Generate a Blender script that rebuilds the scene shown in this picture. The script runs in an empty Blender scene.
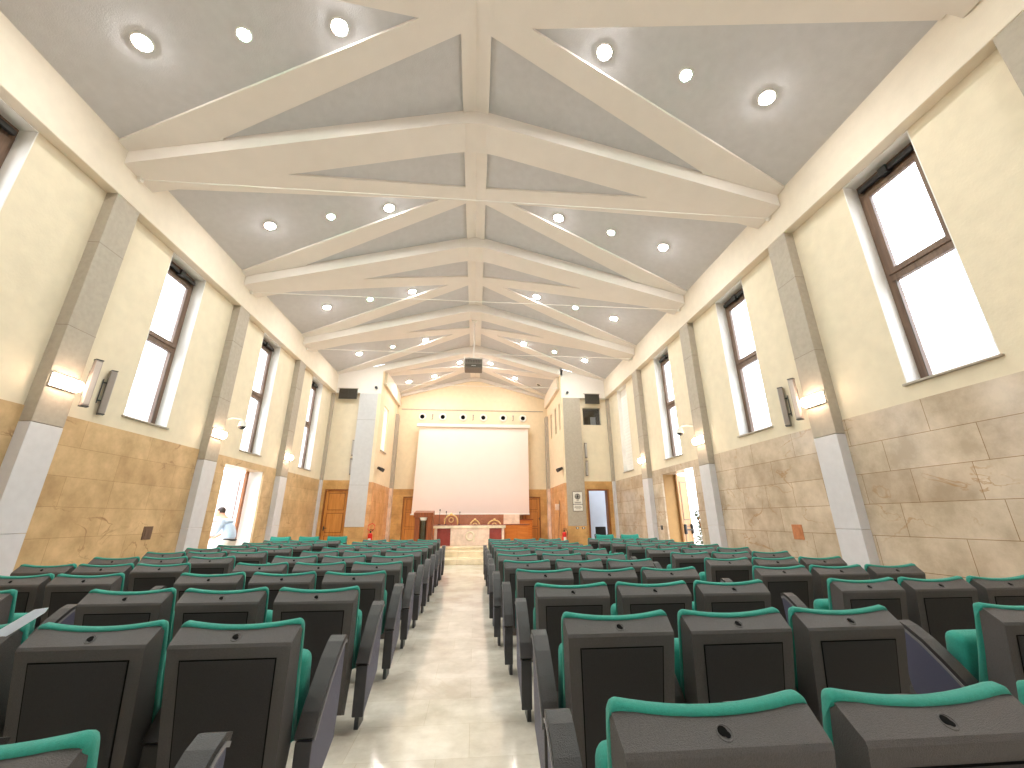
import bpy, bmesh, math, random
from mathutils import Vector, Matrix
random.seed(7)
C = bpy.context.scene.collection
PI = math.pi
H = 1.32                       # eye height
def Z(z): return z + H         # heights below are measured from the eye
XC = -0.165                    # ridge / aisle axis
EL, ER = -5.9, 5.6             # faces of the eaves beams
WL, WR = -6.08, 5.78           # side wall faces
NODES = [-8.62, -4.96, -1.30, 2.36, 6.02, 9.68, 13.34]
Y1, YF = 16.9, 16.74           # front wall face, face of its pilasters
YB = 20.4
YR = -6.0                      # rear wall
NL, NR = -4.05, 3.63           # niche side walls

# ------------------------------------------------------------------ materials
def newmat(name):
    m = bpy.data.materials.new(name); m.use_nodes = True
    nt = m.node_tree; b = nt.nodes['Principled BSDF']
    return m, nt, b
def setin(b, k, v):
    if k in b.inputs: b.inputs[k].default_value = v
def c4(c): return (c[0], c[1], c[2], 1)
def srgb(r, g, b):
    f = lambda v: (v/255/12.92) if v/255 <= .04045 else ((v/255+.055)/1.055)**2.4
    return (f(r), f(g), f(b))
def mat(name, col, rough=.6, metal=0, noise=0, nscale=20, bump=0, bscale=200, spec=.5, col2=None, detail=4):
    m, nt, b = newmat(name)
    setin(b, 'Base Color', c4(col)); setin(b, 'Roughness', rough); setin(b, 'Metallic', metal); setin(b, 'Specular IOR Level', spec)
    N, L = nt.nodes, nt.links
    tc = N.new('ShaderNodeTexCoord')
    if noise or col2:
        n = N.new('ShaderNodeTexNoise'); n.inputs['Scale'].default_value = nscale; n.inputs['Detail'].default_value = detail
        L.new(tc.outputs['Object'], n.inputs['Vector'])
        r = N.new('ShaderNodeValToRGB')
        a = col2 if col2 else tuple(v*(1-noise) for v in col)
        r.color_ramp.elements[0].position = .3; r.color_ramp.elements[1].position = .7
        r.color_ramp.elements[0].color = c4(a); r.color_ramp.elements[1].color = c4(tuple(min(1, v*(1+noise)) for v in col))
        L.new(n.outputs['Fac'], r.inputs['Fac']); L.new(r.outputs['Color'], b.inputs['Base Color'])
    if bump:
        n2 = N.new('ShaderNodeTexNoise'); n2.inputs['Scale'].default_value = bscale; n2.inputs['Detail'].default_value = 3
        L.new(tc.outputs['Object'], n2.inputs['Vector'])
        bp = N.new('ShaderNodeBump'); bp.inputs['Strength'].default_value = bump; bp.inputs['Distance'].default_value = .01
        L.new(n2.outputs['Fac'], bp.inputs['Height']); L.new(bp.outputs['Normal'], b.inputs['Normal'])
    return m
def emis(name, col, s):
    m, nt, b = newmat(name)
    setin(b, 'Base Color', c4(col)); setin(b, 'Emission Color', c4(col)); setin(b, 'Emission Strength', s); return m
def stone(name, axes, base, alt, vein, bw, bh, off=0, rough=.3, mortar=(.35, .27, .18), msize=.004, veins=.55, rot=0.0, zoff=0.0):
    """cut stone slabs: running courses with a tone of their own and a few brown veins; axes = which coordinates run along and up"""
    m, nt, b = newmat(name); N, L = nt.nodes, nt.links
    tc = N.new('ShaderNodeTexCoord'); sp = N.new('ShaderNodeSeparateXYZ'); cb = N.new('ShaderNodeCombineXYZ')
    L.new(tc.outputs['Object'], sp.inputs[0])
    L.new(sp.outputs[axes[0]], cb.inputs[0])
    ad = N.new('ShaderNodeMath'); ad.operation = 'ADD'; ad.inputs[1].default_value = zoff
    L.new(sp.outputs[axes[1]], ad.inputs[0]); L.new(ad.outputs[0], cb.inputs[1])
    br = N.new('ShaderNodeTexBrick'); L.new(cb.outputs[0], br.inputs['Vector'])
    br.offset = .43; br.offset_frequency = 2; br.squash = .62; br.squash_frequency = 3
    br.inputs['Scale'].default_value = 1; br.inputs['Mortar Size'].default_value = msize; br.inputs['Mortar Smooth'].default_value = .3
    br.inputs['Brick Width'].default_value = bw; br.inputs['Row Height'].default_value = bh; br.inputs['Bias'].default_value = 0
    br.inputs['Color1'].default_value = c4(base); br.inputs['Color2'].default_value = c4(alt); br.inputs['Mortar'].default_value = c4(mortar)
    n = N.new('ShaderNodeTexNoise'); n.inputs['Scale'].default_value = 2.2; n.inputs['Detail'].default_value = 8; n.inputs['Roughness'].default_value = .65
    L.new(tc.outputs['Object'], n.inputs['Vector'])
    r = N.new('ShaderNodeValToRGB'); e = r.color_ramp.elements
    e[0].position = .35; e[0].color = (.74, .71, .66, 1); e[1].position = .68; e[1].color = (1.14, 1.14, 1.14, 1)
    L.new(n.outputs['Fac'], r.inputs['Fac'])
    mx = N.new('ShaderNodeMix'); mx.data_type = 'RGBA'; mx.blend_type = 'MULTIPLY'; mx.inputs[0].default_value = 1
    L.new(br.outputs['Color'], mx.inputs[6]); L.new(r.outputs['Color'], mx.inputs[7])
    # veins: thin isolines of a stretched noise, kept only in patches
    mp = N.new('ShaderNodeMapping'); mp.inputs['Scale'].default_value = (1.0, 1.0, 1.7); L.new(tc.outputs['Object'], mp.inputs['Vector'])
    v = N.new('ShaderNodeTexNoise'); v.inputs['Scale'].default_value = 1.1; v.inputs['Detail'].default_value = 5; v.inputs['Distortion'].default_value = .6
    L.new(mp.outputs[0], v.inputs['Vector'])
    s = N.new('ShaderNodeMath'); s.operation = 'SUBTRACT'; s.inputs[1].default_value = .5; L.new(v.outputs['Fac'], s.inputs[0])
    a = N.new('ShaderNodeMath'); a.operation = 'ABSOLUTE'; L.new(s.outputs[0], a.inputs[0])
    vr = N.new('ShaderNodeValToRGB'); vr.color_ramp.elements[0].position = 0; vr.color_ramp.elements[0].color = (1, 1, 1, 1)
    vr.color_ramp.elements[1].position = .012; vr.color_ramp.elements[1].color = (0, 0, 0, 1); L.new(a.outputs[0], vr.inputs['Fac'])
    p = N.new('ShaderNodeTexNoise'); p.inputs['Scale'].default_value = .9; p.inputs['Detail'].default_value = 2; L.new(tc.outputs['Object'], p.inputs['Vector'])
    pr = N.new('ShaderNodeValToRGB'); pr.color_ramp.elements[0].position = .5; pr.color_ramp.elements[1].position = .62
    L.new(p.outputs['Fac'], pr.inputs['Fac'])
    mu = N.new('ShaderNodeMath'); mu.operation = 'MULTIPLY'; L.new(vr.outputs['Color'], mu.inputs[0]); L.new(pr.outputs['Color'], mu.inputs[1])
    mu2 = N.new('ShaderNodeMath'); mu2.operation = 'MULTIPLY'; mu2.inputs[1].default_value = veins; L.new(mu.outputs[0], mu2.inputs[0])
    mv = N.new('ShaderNodeMix'); mv.data_type = 'RGBA'; L.new(mu2.outputs[0], mv.inputs[0]); L.new(mx.outputs[2], mv.inputs[6]); mv.inputs[7].default_value = c4(vein)
    L.new(mv.outputs[2], b.inputs['Base Color'])
    setin(b, 'Roughness', rough)
    bp = N.new('ShaderNodeBump'); bp.inputs['Strength'].default_value = .15; bp.inputs['Distance'].default_value = .004
    L.new(n.outputs['Fac'], bp.inputs['Height']); L.new(bp.outputs['Normal'], b.inputs['Normal'])
    return m
def wood(name, c1, c2, rough=.4, axis=2):
    m, nt, b = newmat(name); N, L = nt.nodes, nt.links
    tc = N.new('ShaderNodeTexCoord'); mp = N.new('ShaderNodeMapping')
    sc = [9, 9, 9]; sc[axis] = .7; mp.inputs['Scale'].default_value = sc
    L.new(tc.outputs['Object'], mp.inputs['Vector'])
    n = N.new('ShaderNodeTexNoise'); n.inputs['Scale'].default_value = 2; n.inputs['Detail'].default_value = 6; n.inputs['Distortion'].default_value = .8
    L.new(mp.outputs[0], n.inputs['Vector'])
    r = N.new('ShaderNodeValToRGB'); r.color_ramp.elements[0].position = .3; r.color_ramp.elements[1].position = .7
    r.color_ramp.elements[0].color = c4(c1); r.color_ramp.elements[1].color = c4(c2)
    L.new(n.outputs['Fac'], r.inputs['Fac']); L.new(r.outputs['Color'], b.inputs['Base Color']); setin(b, 'Roughness', rough)
    return m

M = {}
M['plaster'] = mat('cream_plaster', srgb(223, 211, 188), .85, noise=.04, nscale=5, bump=.25, bscale=30)
M['nicheplaster'] = mat('lamp_tinted_plaster', srgb(228, 210, 180), .85, noise=.04, nscale=5, bump=.2, bscale=30)  # wall plaster with the warm glow of the stage lamps painted into it
M['beam'] = mat('eaves_plaster', srgb(224, 213, 196), .85, noise=.03, nscale=6, bump=.2, bscale=40)
M['white'] = mat('ceiling_white', srgb(228, 222, 216), .85, noise=.02, nscale=3, bump=.15, bscale=40)
M['gray'] = mat('ceiling_grey_panel', srgb(198, 198, 201), .9, noise=.035, nscale=7, bump=.3, bscale=60, detail=8)
M['ochre'] = mat('ochre_stone_reveal', srgb(158, 122, 72), .6, noise=.06, nscale=6)
M['reveal'] = mat('white_reveal', srgb(238, 236, 232), .8, noise=.02, nscale=4)
M['pil'] = mat('grey_stone_pilaster', srgb(172, 162, 148), .7, noise=.07, nscale=14, bump=.2, bscale=90, detail=8)
M['pilw'] = mat('pale_marble_pilaster', srgb(208, 206, 210), .4, noise=.04, nscale=9, detail=8)
M['joint'] = mat('joint_line', srgb(120, 110, 100), .9, noise=.1)
M['stoneL'] = stone('tan_stone_slabs', ('Y', 'Z'), srgb(208, 178, 136), srgb(198, 166, 124), srgb(140, 98, 60), 1.35, .43, mortar=srgb(165, 130, 88), zoff=-.22, msize=.003, veins=.8)
M['stoneR'] = stone('beige_stone_slabs', ('Y', 'Z'), srgb(210, 194, 174), srgb(194, 176, 156), srgb(160, 120, 76), 1.15, .43, rough=.16, mortar=srgb(140, 112, 80), zoff=-.22, msize=.004, veins=.7)
M['stoneF'] = stone('front_stone_slabs', ('X', 'Z'), srgb(208, 165, 105), srgb(196, 150, 92), srgb(150, 100, 50), .9, .45, rough=.3, mortar=srgb(165, 130, 88), zoff=-.2, msize=.003)
M['stoneN'] = stone('niche_stone_slabs', ('Y', 'Z'), srgb(222, 170, 120), srgb(210, 155, 104), srgb(150, 100, 60), .9, .45, rough=.25, mortar=srgb(180, 130, 88), zoff=-.2, msize=.003)
M['floor'] = stone('marble_floor', ('X', 'Y'), srgb(226, 220, 210), srgb(212, 204, 192), srgb(186, 170, 146), .72, .42, rough=.11, mortar=srgb(204, 194, 176), msize=.002, veins=.35)
M['step'] = stone('step_marble', ('X', 'Y'), srgb(236, 222, 194), srgb(230, 212, 180), srgb(190, 150, 100), 1.2, 3, rough=.25, mortar=srgb(190, 160, 120), veins=.3)
M['oak'] = wood('door_oak', srgb(186, 118, 50), srgb(212, 146, 72))
M['oakd'] = wood('door_oak_dark', srgb(120, 68, 26), srgb(150, 92, 40))
M['oakp'] = wood('door_oak_pale', srgb(196, 150, 100), srgb(214, 172, 122))
M['honey'] = wood('honey_wood', srgb(190, 105, 32), srgb(214, 128, 48), axis=0)
M['lect'] = wood('lectern_wood', srgb(112, 58, 32), srgb(158, 84, 42))
M['frame'] = wood('window_brown', srgb(92, 70, 56), srgb(122, 96, 78), rough=.45)
M['black'] = mat('black_plastic', (.012, .012, .013), .4, noise=.1)
M['blackm'] = mat('dark_opening', (.004, .004, .004), .9, noise=.1, spec=.1)
M['grille'] = mat('vent_dark', srgb(84, 78, 68), .6, noise=.1, nscale=60)
M['shell'] = mat('charcoal_textured_plastic', srgb(76, 72, 71), .40, noise=.2, nscale=260, bump=.4, bscale=420)
M['shellp'] = mat('shaded_rear_panel', srgb(40, 37, 38), .62, noise=.25, nscale=240, bump=.4, bscale=420)  # shell plastic darkened: shade on the rear face put into the colour
M['arm'] = mat('arm_grey_panel', srgb(72, 72, 94), .45, noise=.15, nscale=220, bump=.3, bscale=400)
M['pad'] = mat('black_leatherette', srgb(40, 37, 37), .36, noise=.15, nscale=200, bump=.3, bscale=300)
M['trim'] = mat('pad_edge_grey', srgb(120, 118, 120), .4, noise=.05)
M['teal'] = mat('teal_velvet', srgb(34, 138, 122), .85, noise=.1, nscale=120, bump=.4, bscale=500)
setin(M['teal'].node_tree.nodes['Principled BSDF'], 'Sheen Weight', .12)
M['metal'] = mat('steel', (.5, .5, .5), .35, metal=1, noise=.03)
M['dmetal'] = mat('dark_steel', (.06, .06, .06), .45, metal=.6, noise=.05)
M['wmetal'] = mat('white_metal', (.78, .76, .72), .45, noise=.02)
M['spk'] = mat('speaker_silver', srgb(150, 140, 134), .45, metal=.3, noise=.05, nscale=300)
M['spkg'] = mat('speaker_grille', srgb(176, 170, 166), .5, noise=.08, nscale=400)
M['screen'] = mat('projection_screen', srgb(244, 226, 220), .7, noise=.01, nscale=2)
M['redmarble'] = stone('red_marble', ('X', 'Z'), srgb(158, 72, 64), srgb(148, 64, 58), srgb(220, 170, 150), 3, 3, rough=.2, mortar=srgb(150, 58, 52), veins=.7)
M['pinkmarble'] = stone('pink_marble', ('X', 'Z'), srgb(244, 218, 202), srgb(240, 214, 196), srgb(250, 225, 205), 6, 6, rough=.2, mortar=srgb(232, 196, 172), veins=.5)
M['brownmarble'] = stone('brown_marble', ('X', 'Z'), srgb(170, 110, 82), srgb(156, 96, 72), srgb(100, 55, 40), 1.4, .8, rough=.25, mortar=srgb(120, 70, 50), veins=.8)
M['creammarble'] = stone('cream_marble', ('X', 'Z'), srgb(240, 225, 200), srgb(236, 220, 195), srgb(210, 180, 140), 6, 6, rough=.2, mortar=srgb(236, 220, 195), veins=.3)
M['gold'] = mat('gilding', srgb(226, 190, 128), .4, metal=.4, noise=.15, nscale=30)
M['red'] = mat('extinguisher_red', srgb(205, 28, 22), .3, noise=.03)
M['signw'] = mat('sign_white', srgb(226, 222, 214), .5, noise=.02)
M['signd'] = mat('sign_dark', srgb(70, 66, 66), .5, noise=.05)
M['skin'] = mat('skin', srgb(205, 150, 122), .55, noise=.05, nscale=25)
M['hair'] = mat('dark_hair', srgb(52, 38, 30), .6, noise=.2, nscale=90)
M['shirt'] = mat('pale_blue_shirt', srgb(196, 214, 236), .8, noise=.06, nscale=30)
M['trou'] = mat('beige_trousers', srgb(206, 196, 184), .85, noise=.06, nscale=30)
M['belt'] = mat('black_belt', srgb(28, 26, 30), .4, noise=.05)
M['paper'] = mat('white_paper', srgb(226, 232, 244), .7, noise=.02)
M['leafg'] = mat('bush_leaves', srgb(74, 78, 50), .7, noise=.3, nscale=20)
M['ext'] = mat('outside_render', srgb(236, 234, 240), .9, noise=.03, nscale=2)
M['pave'] = mat('outside_paving', srgb(196, 190, 182), .9, noise=.06, nscale=3)
M['corr'] = mat('corridor_wall', srgb(178, 184, 194), .8, noise=.03, nscale=3)
M['warm'] = emis('warm_lamp', (1, .97, .95), 250)
M['warmn'] = emis('warm_stage_lamp', (1, .92, .87), 225)
M['cool'] = emis('cool_green_lamp', (.40, 1, .74), 150)
M['sconce'] = emis('sconce_glass', (1, .72, .52), 28)
def glassmat():
    m, nt, b = newmat('window_glass'); N, L = nt.nodes, nt.links
    t = N.new('ShaderNodeBsdfTransparent'); t.inputs[0].default_value = (.93, .95, .97, 1)
    g = N.new('ShaderNodeBsdfGlossy'); g.inputs['Roughness'].default_value = .02
    x = N.new('ShaderNodeMixShader'); x.inputs[0].default_value = .06
    L.new(t.outputs[0], x.inputs[1]); L.new(g.outputs[0], x.inputs[2]); L.new(x.outputs[0], N['Material Output'].inputs[0]); return m
M['glass'] = glassmat()

# ------------------------------------------------------------------ mesh helpers
def NB(): return bmesh.new()
def box(bm, x0, x1, y0, y1, z0, z1, mtx=None, bev=0, seg=2):
    g = bmesh.ops.create_cube(bm, size=1)
    vs = g['verts']
    for v in vs:
        v.co = Vector((x0+(v.co.x+.5)*(x1-x0), y0+(v.co.y+.5)*(y1-y0), z0+(v.co.z+.5)*(z1-z0)))
    if bev:
        es = list({e for v in vs for e in v.link_edges})
        r = bmesh.ops.bevel(bm, geom=es, offset=bev, segments=seg, affect='EDGES', profile=.5)
        vs = list({v for f in r['faces'] for v in f.verts} | {v for v in vs if v.is_valid})
    if mtx is not None:
        for v in vs: v.co = mtx @ v.co
    return vs
def cyl(bm, p, q, r, r2=None, n=16):
    p = Vector(p); q = Vector(q); d = q-p; L = d.length
    m = Matrix.Translation((p+q)/2) @ d.to_track_quat('Z', 'Y').to_matrix().to_4x4()
    return bmesh.ops.create_cone(bm, cap_ends=True, segments=n, radius1=r, radius2=r if r2 is None else r2, depth=L, matrix=m)['verts']
def sph(bm, c, r, u=16, v=10, s=(1, 1, 1)):
    m = Matrix.Translation(Vector(c)) @ Matrix.Diagonal((s[0], s[1], s[2], 1))
    return bmesh.ops.create_uvsphere(bm, u_segments=u, v_segments=v, radius=r, matrix=m)['verts']
def prism(bm, pts, ext):
    """pts: closed 3-D outline, ext: extrusion vector"""
    e = Vector(ext); a = [bm.verts.new(Vector(p)) for p in pts]; b = [bm.verts.new(Vector(p)+e) for p in pts]
    n = len(pts)
    bm.faces.new(a); bm.faces.new(list(reversed(b)))
    for i in range(n): bm.faces.new((a[i], b[i], b[(i+1) % n], a[(i+1) % n]))
def tube(bm, pts, r, n=8):
    pts = [Vector(p) for p in pts]; rings = []
    for i, p in enumerate(pts):
        d = (pts[min(i+1, len(pts)-1)]-pts[max(i-1, 0)]).normalized()
        q = d.to_track_quat('Z', 'Y')
        rings.append([bm.verts.new(p+q @ Vector((r*math.cos(2*PI*k/n), r*math.sin(2*PI*k/n), 0))) for k in range(n)])
    for a, b in zip(rings, rings[1:]):
        for k in range(n): bm.faces.new((a[k], a[(k+1) % n], b[(k+1) % n], b[k]))
    bm.faces.new(rings[0]); bm.faces.new(rings[-1])
def torus(bm, c, R, r, axis, n=24, k=8):
    c = Vector(c); q = Vector(axis).to_track_quat('Z', 'Y'); rings = []
    for i in range(n):
        a = 2*PI*i/n; rings.append([bm.verts.new(c+q @ Vector(((R+r*math.cos(2*PI*j/k))*math.cos(a), (R+r*math.cos(2*PI*j/k))*math.sin(a), r*math.sin(2*PI*j/k)))) for j in range(k)])
    for i in range(n):
        a, b = rings[i], rings[(i+1) % n]
        for j in range(k): bm.faces.new((a[j], a[(j+1) % k], b[(j+1) % k], b[j]))
def obj(name, bm, m, parent=None, smooth=False, loc=None, sharp=40):
    bmesh.ops.recalc_face_normals(bm, faces=bm.faces)
    me = bpy.data.meshes.new(name); bm.to_mesh(me); bm.free()
    for mm in (m if isinstance(m, (list, tuple)) else [m]): me.materials.append(mm)
    if smooth:
        for p in me.polygons: p.use_smooth = True
        if smooth != 'all':
            try: me.set_sharp_from_angle(angle=math.radians(sharp))
            except Exception: pass
    o = bpy.data.objects.new(name, me); C.objects.link(o)
    if parent: o.parent = parent
    if loc: o.location = loc
    return o
def struct(name, bm, m, smooth=False):
    o = obj(name, bm, m, smooth=smooth); o['kind'] = 'structure'; return o
def thing(name, label, cat, loc=(0, 0, 0), rz=0, group=None):
    o = bpy.data.objects.new(name, None); C.objects.link(o); o.location = loc; o.rotation_euler = (0, 0, rz)
    o['label'] = label; o['category'] = cat
    if group: o['group'] = group
    return o
def tag(o, label, cat, group=None):
    o['label'] = label; o['category'] = cat
    if group: o['group'] = group
    return o
def copy_tree(o, parent=None):
    kids = [c for c in KIDS.get(o.name, [])]
    c = o.copy(); C.objects.link(c)
    if parent: c.parent = parent
    KIDS[c.name] = [copy_tree(k, c) for k in kids]
    return c
KIDS = {}
def kids_of(o):
    KIDS[o.name] = [c for c in bpy.data.objects if c.parent == o]
    for c in KIDS[o.name]: kids_of(c)
trimno = [0]
def trimname():
    trimno[0] += 1; return 'trim_%d' % trimno[0]

def wall_panel(bm, fn, us, vs, holes, t):
    """rectangular wall sheet of thickness t with rectangular holes; fn(u, v, depth) -> point"""
    U = sorted(set(us) | {h[0] for h in holes} | {h[1] for h in holes}); U = [u for u in U if us[0] <= u <= us[1]]
    V = sorted(set(vs) | {h[2] for h in holes} | {h[3] for h in holes}); V = [v for v in V if vs[0] <= v <= vs[1]]
    def solid(i, j):
        if i < 0 or j < 0 or i >= len(U)-1 or j >= len(V)-1: return False
        cu, cv = (U[i]+U[i+1])/2, (V[j]+V[j+1])/2
        return not any(h[0] < cu < h[1] and h[2] < cv < h[3] for h in holes)
    def q(*p): bm.faces.new([bm.verts.new(fn(*a)) for a in p])
    for i in range(len(U)-1):
        for j in range(len(V)-1):
            if not solid(i, j): continue
            a, b, c, d = U[i], U[i+1], V[j], V[j+1]
            q((a, c, 0), (b, c, 0), (b, d, 0), (a, d, 0)); q((a, c, t), (b, c, t), (b, d, t), (a, d, t))
            if not solid(i-1, j): q((a, c, 0), (a, d, 0), (a, d, t), (a, c, t))
            if not solid(i+1, j): q((b, c, 0), (b, d, 0), (b, d, t), (b, c, t))
            if not solid(i, j-1): q((a, c, 0), (b, c, 0), (b, c, t), (a, c, t))
            if not solid(i, j+1): q((a, d, 0), (b, d, 0), (b, d, t), (a, d, t))

ROOF0, SL = 7.43, .2696
def roofz(xp, z0=ROOF0): return z0 - SL*abs(xp)

# ------------------------------------------------------------------ floor, stage
bm = NB(); box(bm, WL-.45, WR+.45, YR-.3, YB+.3, -.2, 0); struct('floor', bm, M['floor'])
bm = NB()
box(bm, -4.0, 3.58, 13.5, 14.28, 0.0, .16, bev=.012)
box(bm, -4.0, 3.58, 14.28, 16.3, 0.0, .32, bev=.012)
struct(trimname(), bm, M['step'])
bm = NB(); box(bm, NL, NR, 16.3, YB, 0.0, .32)
box(bm, -4.0, 3.58, 15.2, 16.3, .32, .40, bev=.012)
struct(trimname(), bm, M['step'])

# ------------------------------------------------------------------ side walls with windows and doors
MID = [n+1.83 for n in NODES]                 # bay middles
winbays_L = [(m-.52, m+.52) for m in MID]
winbays_R = [(m-.52, m+.52) for m in MID]
WZ0, WZ1 = 1.72, 5.05
DY0, DY1, DZ = 10.5, 12.42, 1.30
T = .42
ZT = 7.6
for side in ('left', 'right'):
    X = WL if side == 'left' else WR; s = -1 if side == 'left' else 1
    holes = [(a, b, Z(WZ0), Z(WZ1)) for a, b in winbays_L]
    dh = (DY0, DY1, -1, Z(DZ))
    bm = NB()
    wall_panel(bm, lambda u, v, d: Vector((X+s*d, u, v)), (YR, 17.4), (Z(1.475), Z(6.1)), holes, T)
    struct('wall_'+side, bm, M['plaster'])
    bm = NB()
    wall_panel(bm, lambda u, v, d: Vector((X-s*.015+s*d, u, v)), (YR, 17.4), (0, Z(1.475)), [dh], T+.015)
    struct(trimname(), bm, M['stoneL' if side == 'left' else 'stoneR'])
    # eaves beam
    E = EL if side == 'left' else ER
    bm = NB(); box(bm, min(E, X+s*.1), max(E, X+s*.1), YR, 16.95, Z(5.05), Z(5.92), bev=.012); struct(trimname(), bm, M['beam'])
    # pilasters
    F = E - (-s)*0.0
    for n in NODES[1:]:
        y0, y1 = n-.225, n+.225
        x0, x1 = sorted((E+s*.012, X+s*.05))
        bm = NB(); zz = [2.68, 1.26, -.16]
        box(bm, x0, x1, y0, y1, Z(1.262), Z(5.06), bev=.008)
        struct(trimname(), bm, M['pil'])
        bm = NB()
        box(bm, x0, x1, y0, y1, Z(-.158), Z(1.255), bev=.006); box(bm, x0, x1, y0, y1, 0, Z(-.163), bev=.006)
        struct(trimname(), bm, M['pilw'])
        bm = NB()
        for q_ in (2.68, 4.1): box(bm, x0-.0008 if s > 0 else x0, x1 if s > 0 else x1+.0008, y0-.0008, y1+.0008, Z(q_), Z(q_)+.006)
        struct(trimname(), bm, M['joint'])

# reveals (white lining) + frames for every window
wno = [0]
def window(X, s, y0, y1, blind=False):
    wno[0] += 1
    w = bpy.data.objects.new('window_%d' % wno[0], None); C.objects.link(w); w['kind'] = 'structure'
    w.location = (X, (y0+y1)/2, Z(WZ0)); hw = (y1-y0)/2; hz = WZ1-WZ0
    dep = .22
    def P(bm, a, b, y_0, y_1, z0, z1, bev=0):
        xa, xb = sorted((s*a, s*b)); box(bm, xa, xb, y_0, y_1, z0, z1, bev=bev)
    bm = NB()
    P(bm, -.001, T, -hw, -hw+.012, 0, hz); P(bm, -.001, T, hw-.012, hw, 0, hz); P(bm, -.001, T, -hw+.012, hw-.012, hz-.012, hz)
    obj('window_reveal', bm, M['reveal'], w)
    bm = NB(); P(bm, -.04, dep+.05, -hw-.03, hw+.03, -.03, .0, bev=.006)
    obj('window_sill', bm, M['pil'], w)
    if blind:
        bm = NB()
        P(bm, .16, .20, -hw+.012, hw-.012, 0, hz-.012)
        for k in range(26): P(bm, .145, .165, -hw+.012, hw-.012, .03+k*.125, .13+k*.125, bev=.01)
        obj('roller_shutter', bm, M['reveal'], w); return
    a, b = dep, dep+.07
    bm = NB(); g = hw-.013
    P(bm, a, b, -g, -g+.11, .0, hz-.16, .006); P(bm, a, b, g-.11, g, .0, hz-.16, .006)
    P(bm, a, b, -g+.07, g-.07, .0, .06, .006); P(bm, a, b, -g+.07, g-.07, hz-.24, hz-.16, .006); P(bm, a-.01, b, -g+.07, g-.07, 1.55, 1.65, .006)
    P(bm, a+.01, b, -g, g, hz-.16, hz-.012)
    obj('window_frame', bm, M['frame'], w)
    bm = NB(); fr = [(1.65, hz-.24)]
    for z0, z1 in fr:
        P(bm, a-.03, a+.03, -g+.06, -g+.17, z0, z1, .006); P(bm, a-.03, a+.03, g-.17, g-.06, z0, z1, .006)
        P(bm, a-.03, a+.03, -g+.17, g-.17, z0, z0+.09, .006); P(bm, a-.03, a+.03, -g+.17, g-.17, z1-.08, z1, .006)
    obj('window_sash', bm, M['frame'], w)
    bm = NB(); P(bm, a+.03, a+.036, -g+.06, g-.06, .05, 1.56); P(bm, a+.0, a+.006, -g+.165, g-.165, 1.735, hz-.315)
    obj('window_pane', bm, M['glass'], w)
    bm = NB(); P(bm, a-.09, a-.03, -g+.1, g-.08, hz-.2, hz-.12, .01); P(bm, a-.12, a-.02, -.06, .06, hz-.23, hz-.1, .008)
    obj('window_opener', bm, M['black'], w)
    bm = NB(); P(bm, a-.035, a-.03, -g+.05, -g+.062, .05, 1.55); P(bm, a-.005, a, g-.115, g-.105, .05, 1.55)
    obj('window_gasket', bm, M['grille'], w)
for i, (y0, y1) in enumerate(winbays_L):
    window(WL, -1, y0, y1)
for i, (y0, y1) in enumerate(winbays_R):
    window(WR, 1, y0, y1, blind=(i == len(winbays_R)-1))

# ------------------------------------------------------------------ doors
dno = [0]
def door_leaf(parent, name, w, h, m, mp, outline=None, t=.05, rows=((.08, .42), (.5, .92))):
    """leaf in local x 0..w, thickness in y, hinge at x=0"""
    bm = NB(); box(bm, 0, w, 0, t, 0, h, bev=.004); o = obj(name, bm, m, parent)
    bm = NB()
    for a, b in rows:
        for y_0, y_1 in ((-.012, .0), (t, t+.012)):
            box(bm, .13, w-.13, y_0, y_1, a*h, b*h, bev=.005)
    obj('door_panel', bm, mp, o)
    if outline:
        bm = NB()
        for a, b in rows:
            for (u0, u1, v0, v1) in ((.11, .13, a*h-.02, b*h+.02), (w-.13, w-.11, a*h-.02, b*h+.02), (.11, w-.11, a*h-.02, a*h), (.11, w-.11, b*h, b*h+.02)):
                box(bm, u0, u1, -.008, .0, v0, v1); box(bm, u0, u1, t, t+.008, v0, v1)
        obj('panel_moulding', bm, outline, o)
    return o
def door_empty(loc, rz=0):
    dno[0] += 1
    w = bpy.data.objects.new('door_%d' % dno[0], None); C.objects.link(w); w['kind'] = 'structure'; w.location = loc; w.rotation_euler = (0, 0, rz)
    return w
# left side door: leaf swung outwards on the far jamb
d = door_empty((WL-.40, DY1-.10, 0), PI)
M['wleaf'] = mat('white_painted_leaf', srgb(216, 206, 206), .5, noise=.02)
lf = door_leaf(d, 'leaf', .95, Z(DZ)-.03, M['wleaf'], M['wleaf'], M['frame'])
bm = NB(); box(bm, .80, .90, -.07, -.02, 1.0, 1.03, bev=.008); cyl(bm, (.9, -.0, 1.015), (.9, -.07, 1.015), .012, n=10); obj('door_handle', bm, M['dmetal'], lf)
bm = NB(); box(bm, -.06, .0, 0, .10, 0, Z(DZ)); box(bm, -.06, .0, DY1-DY0-.10, DY1-DY0, 0, Z(DZ)); 
obj('door_frame', bm, M['oakd'], d)
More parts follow.
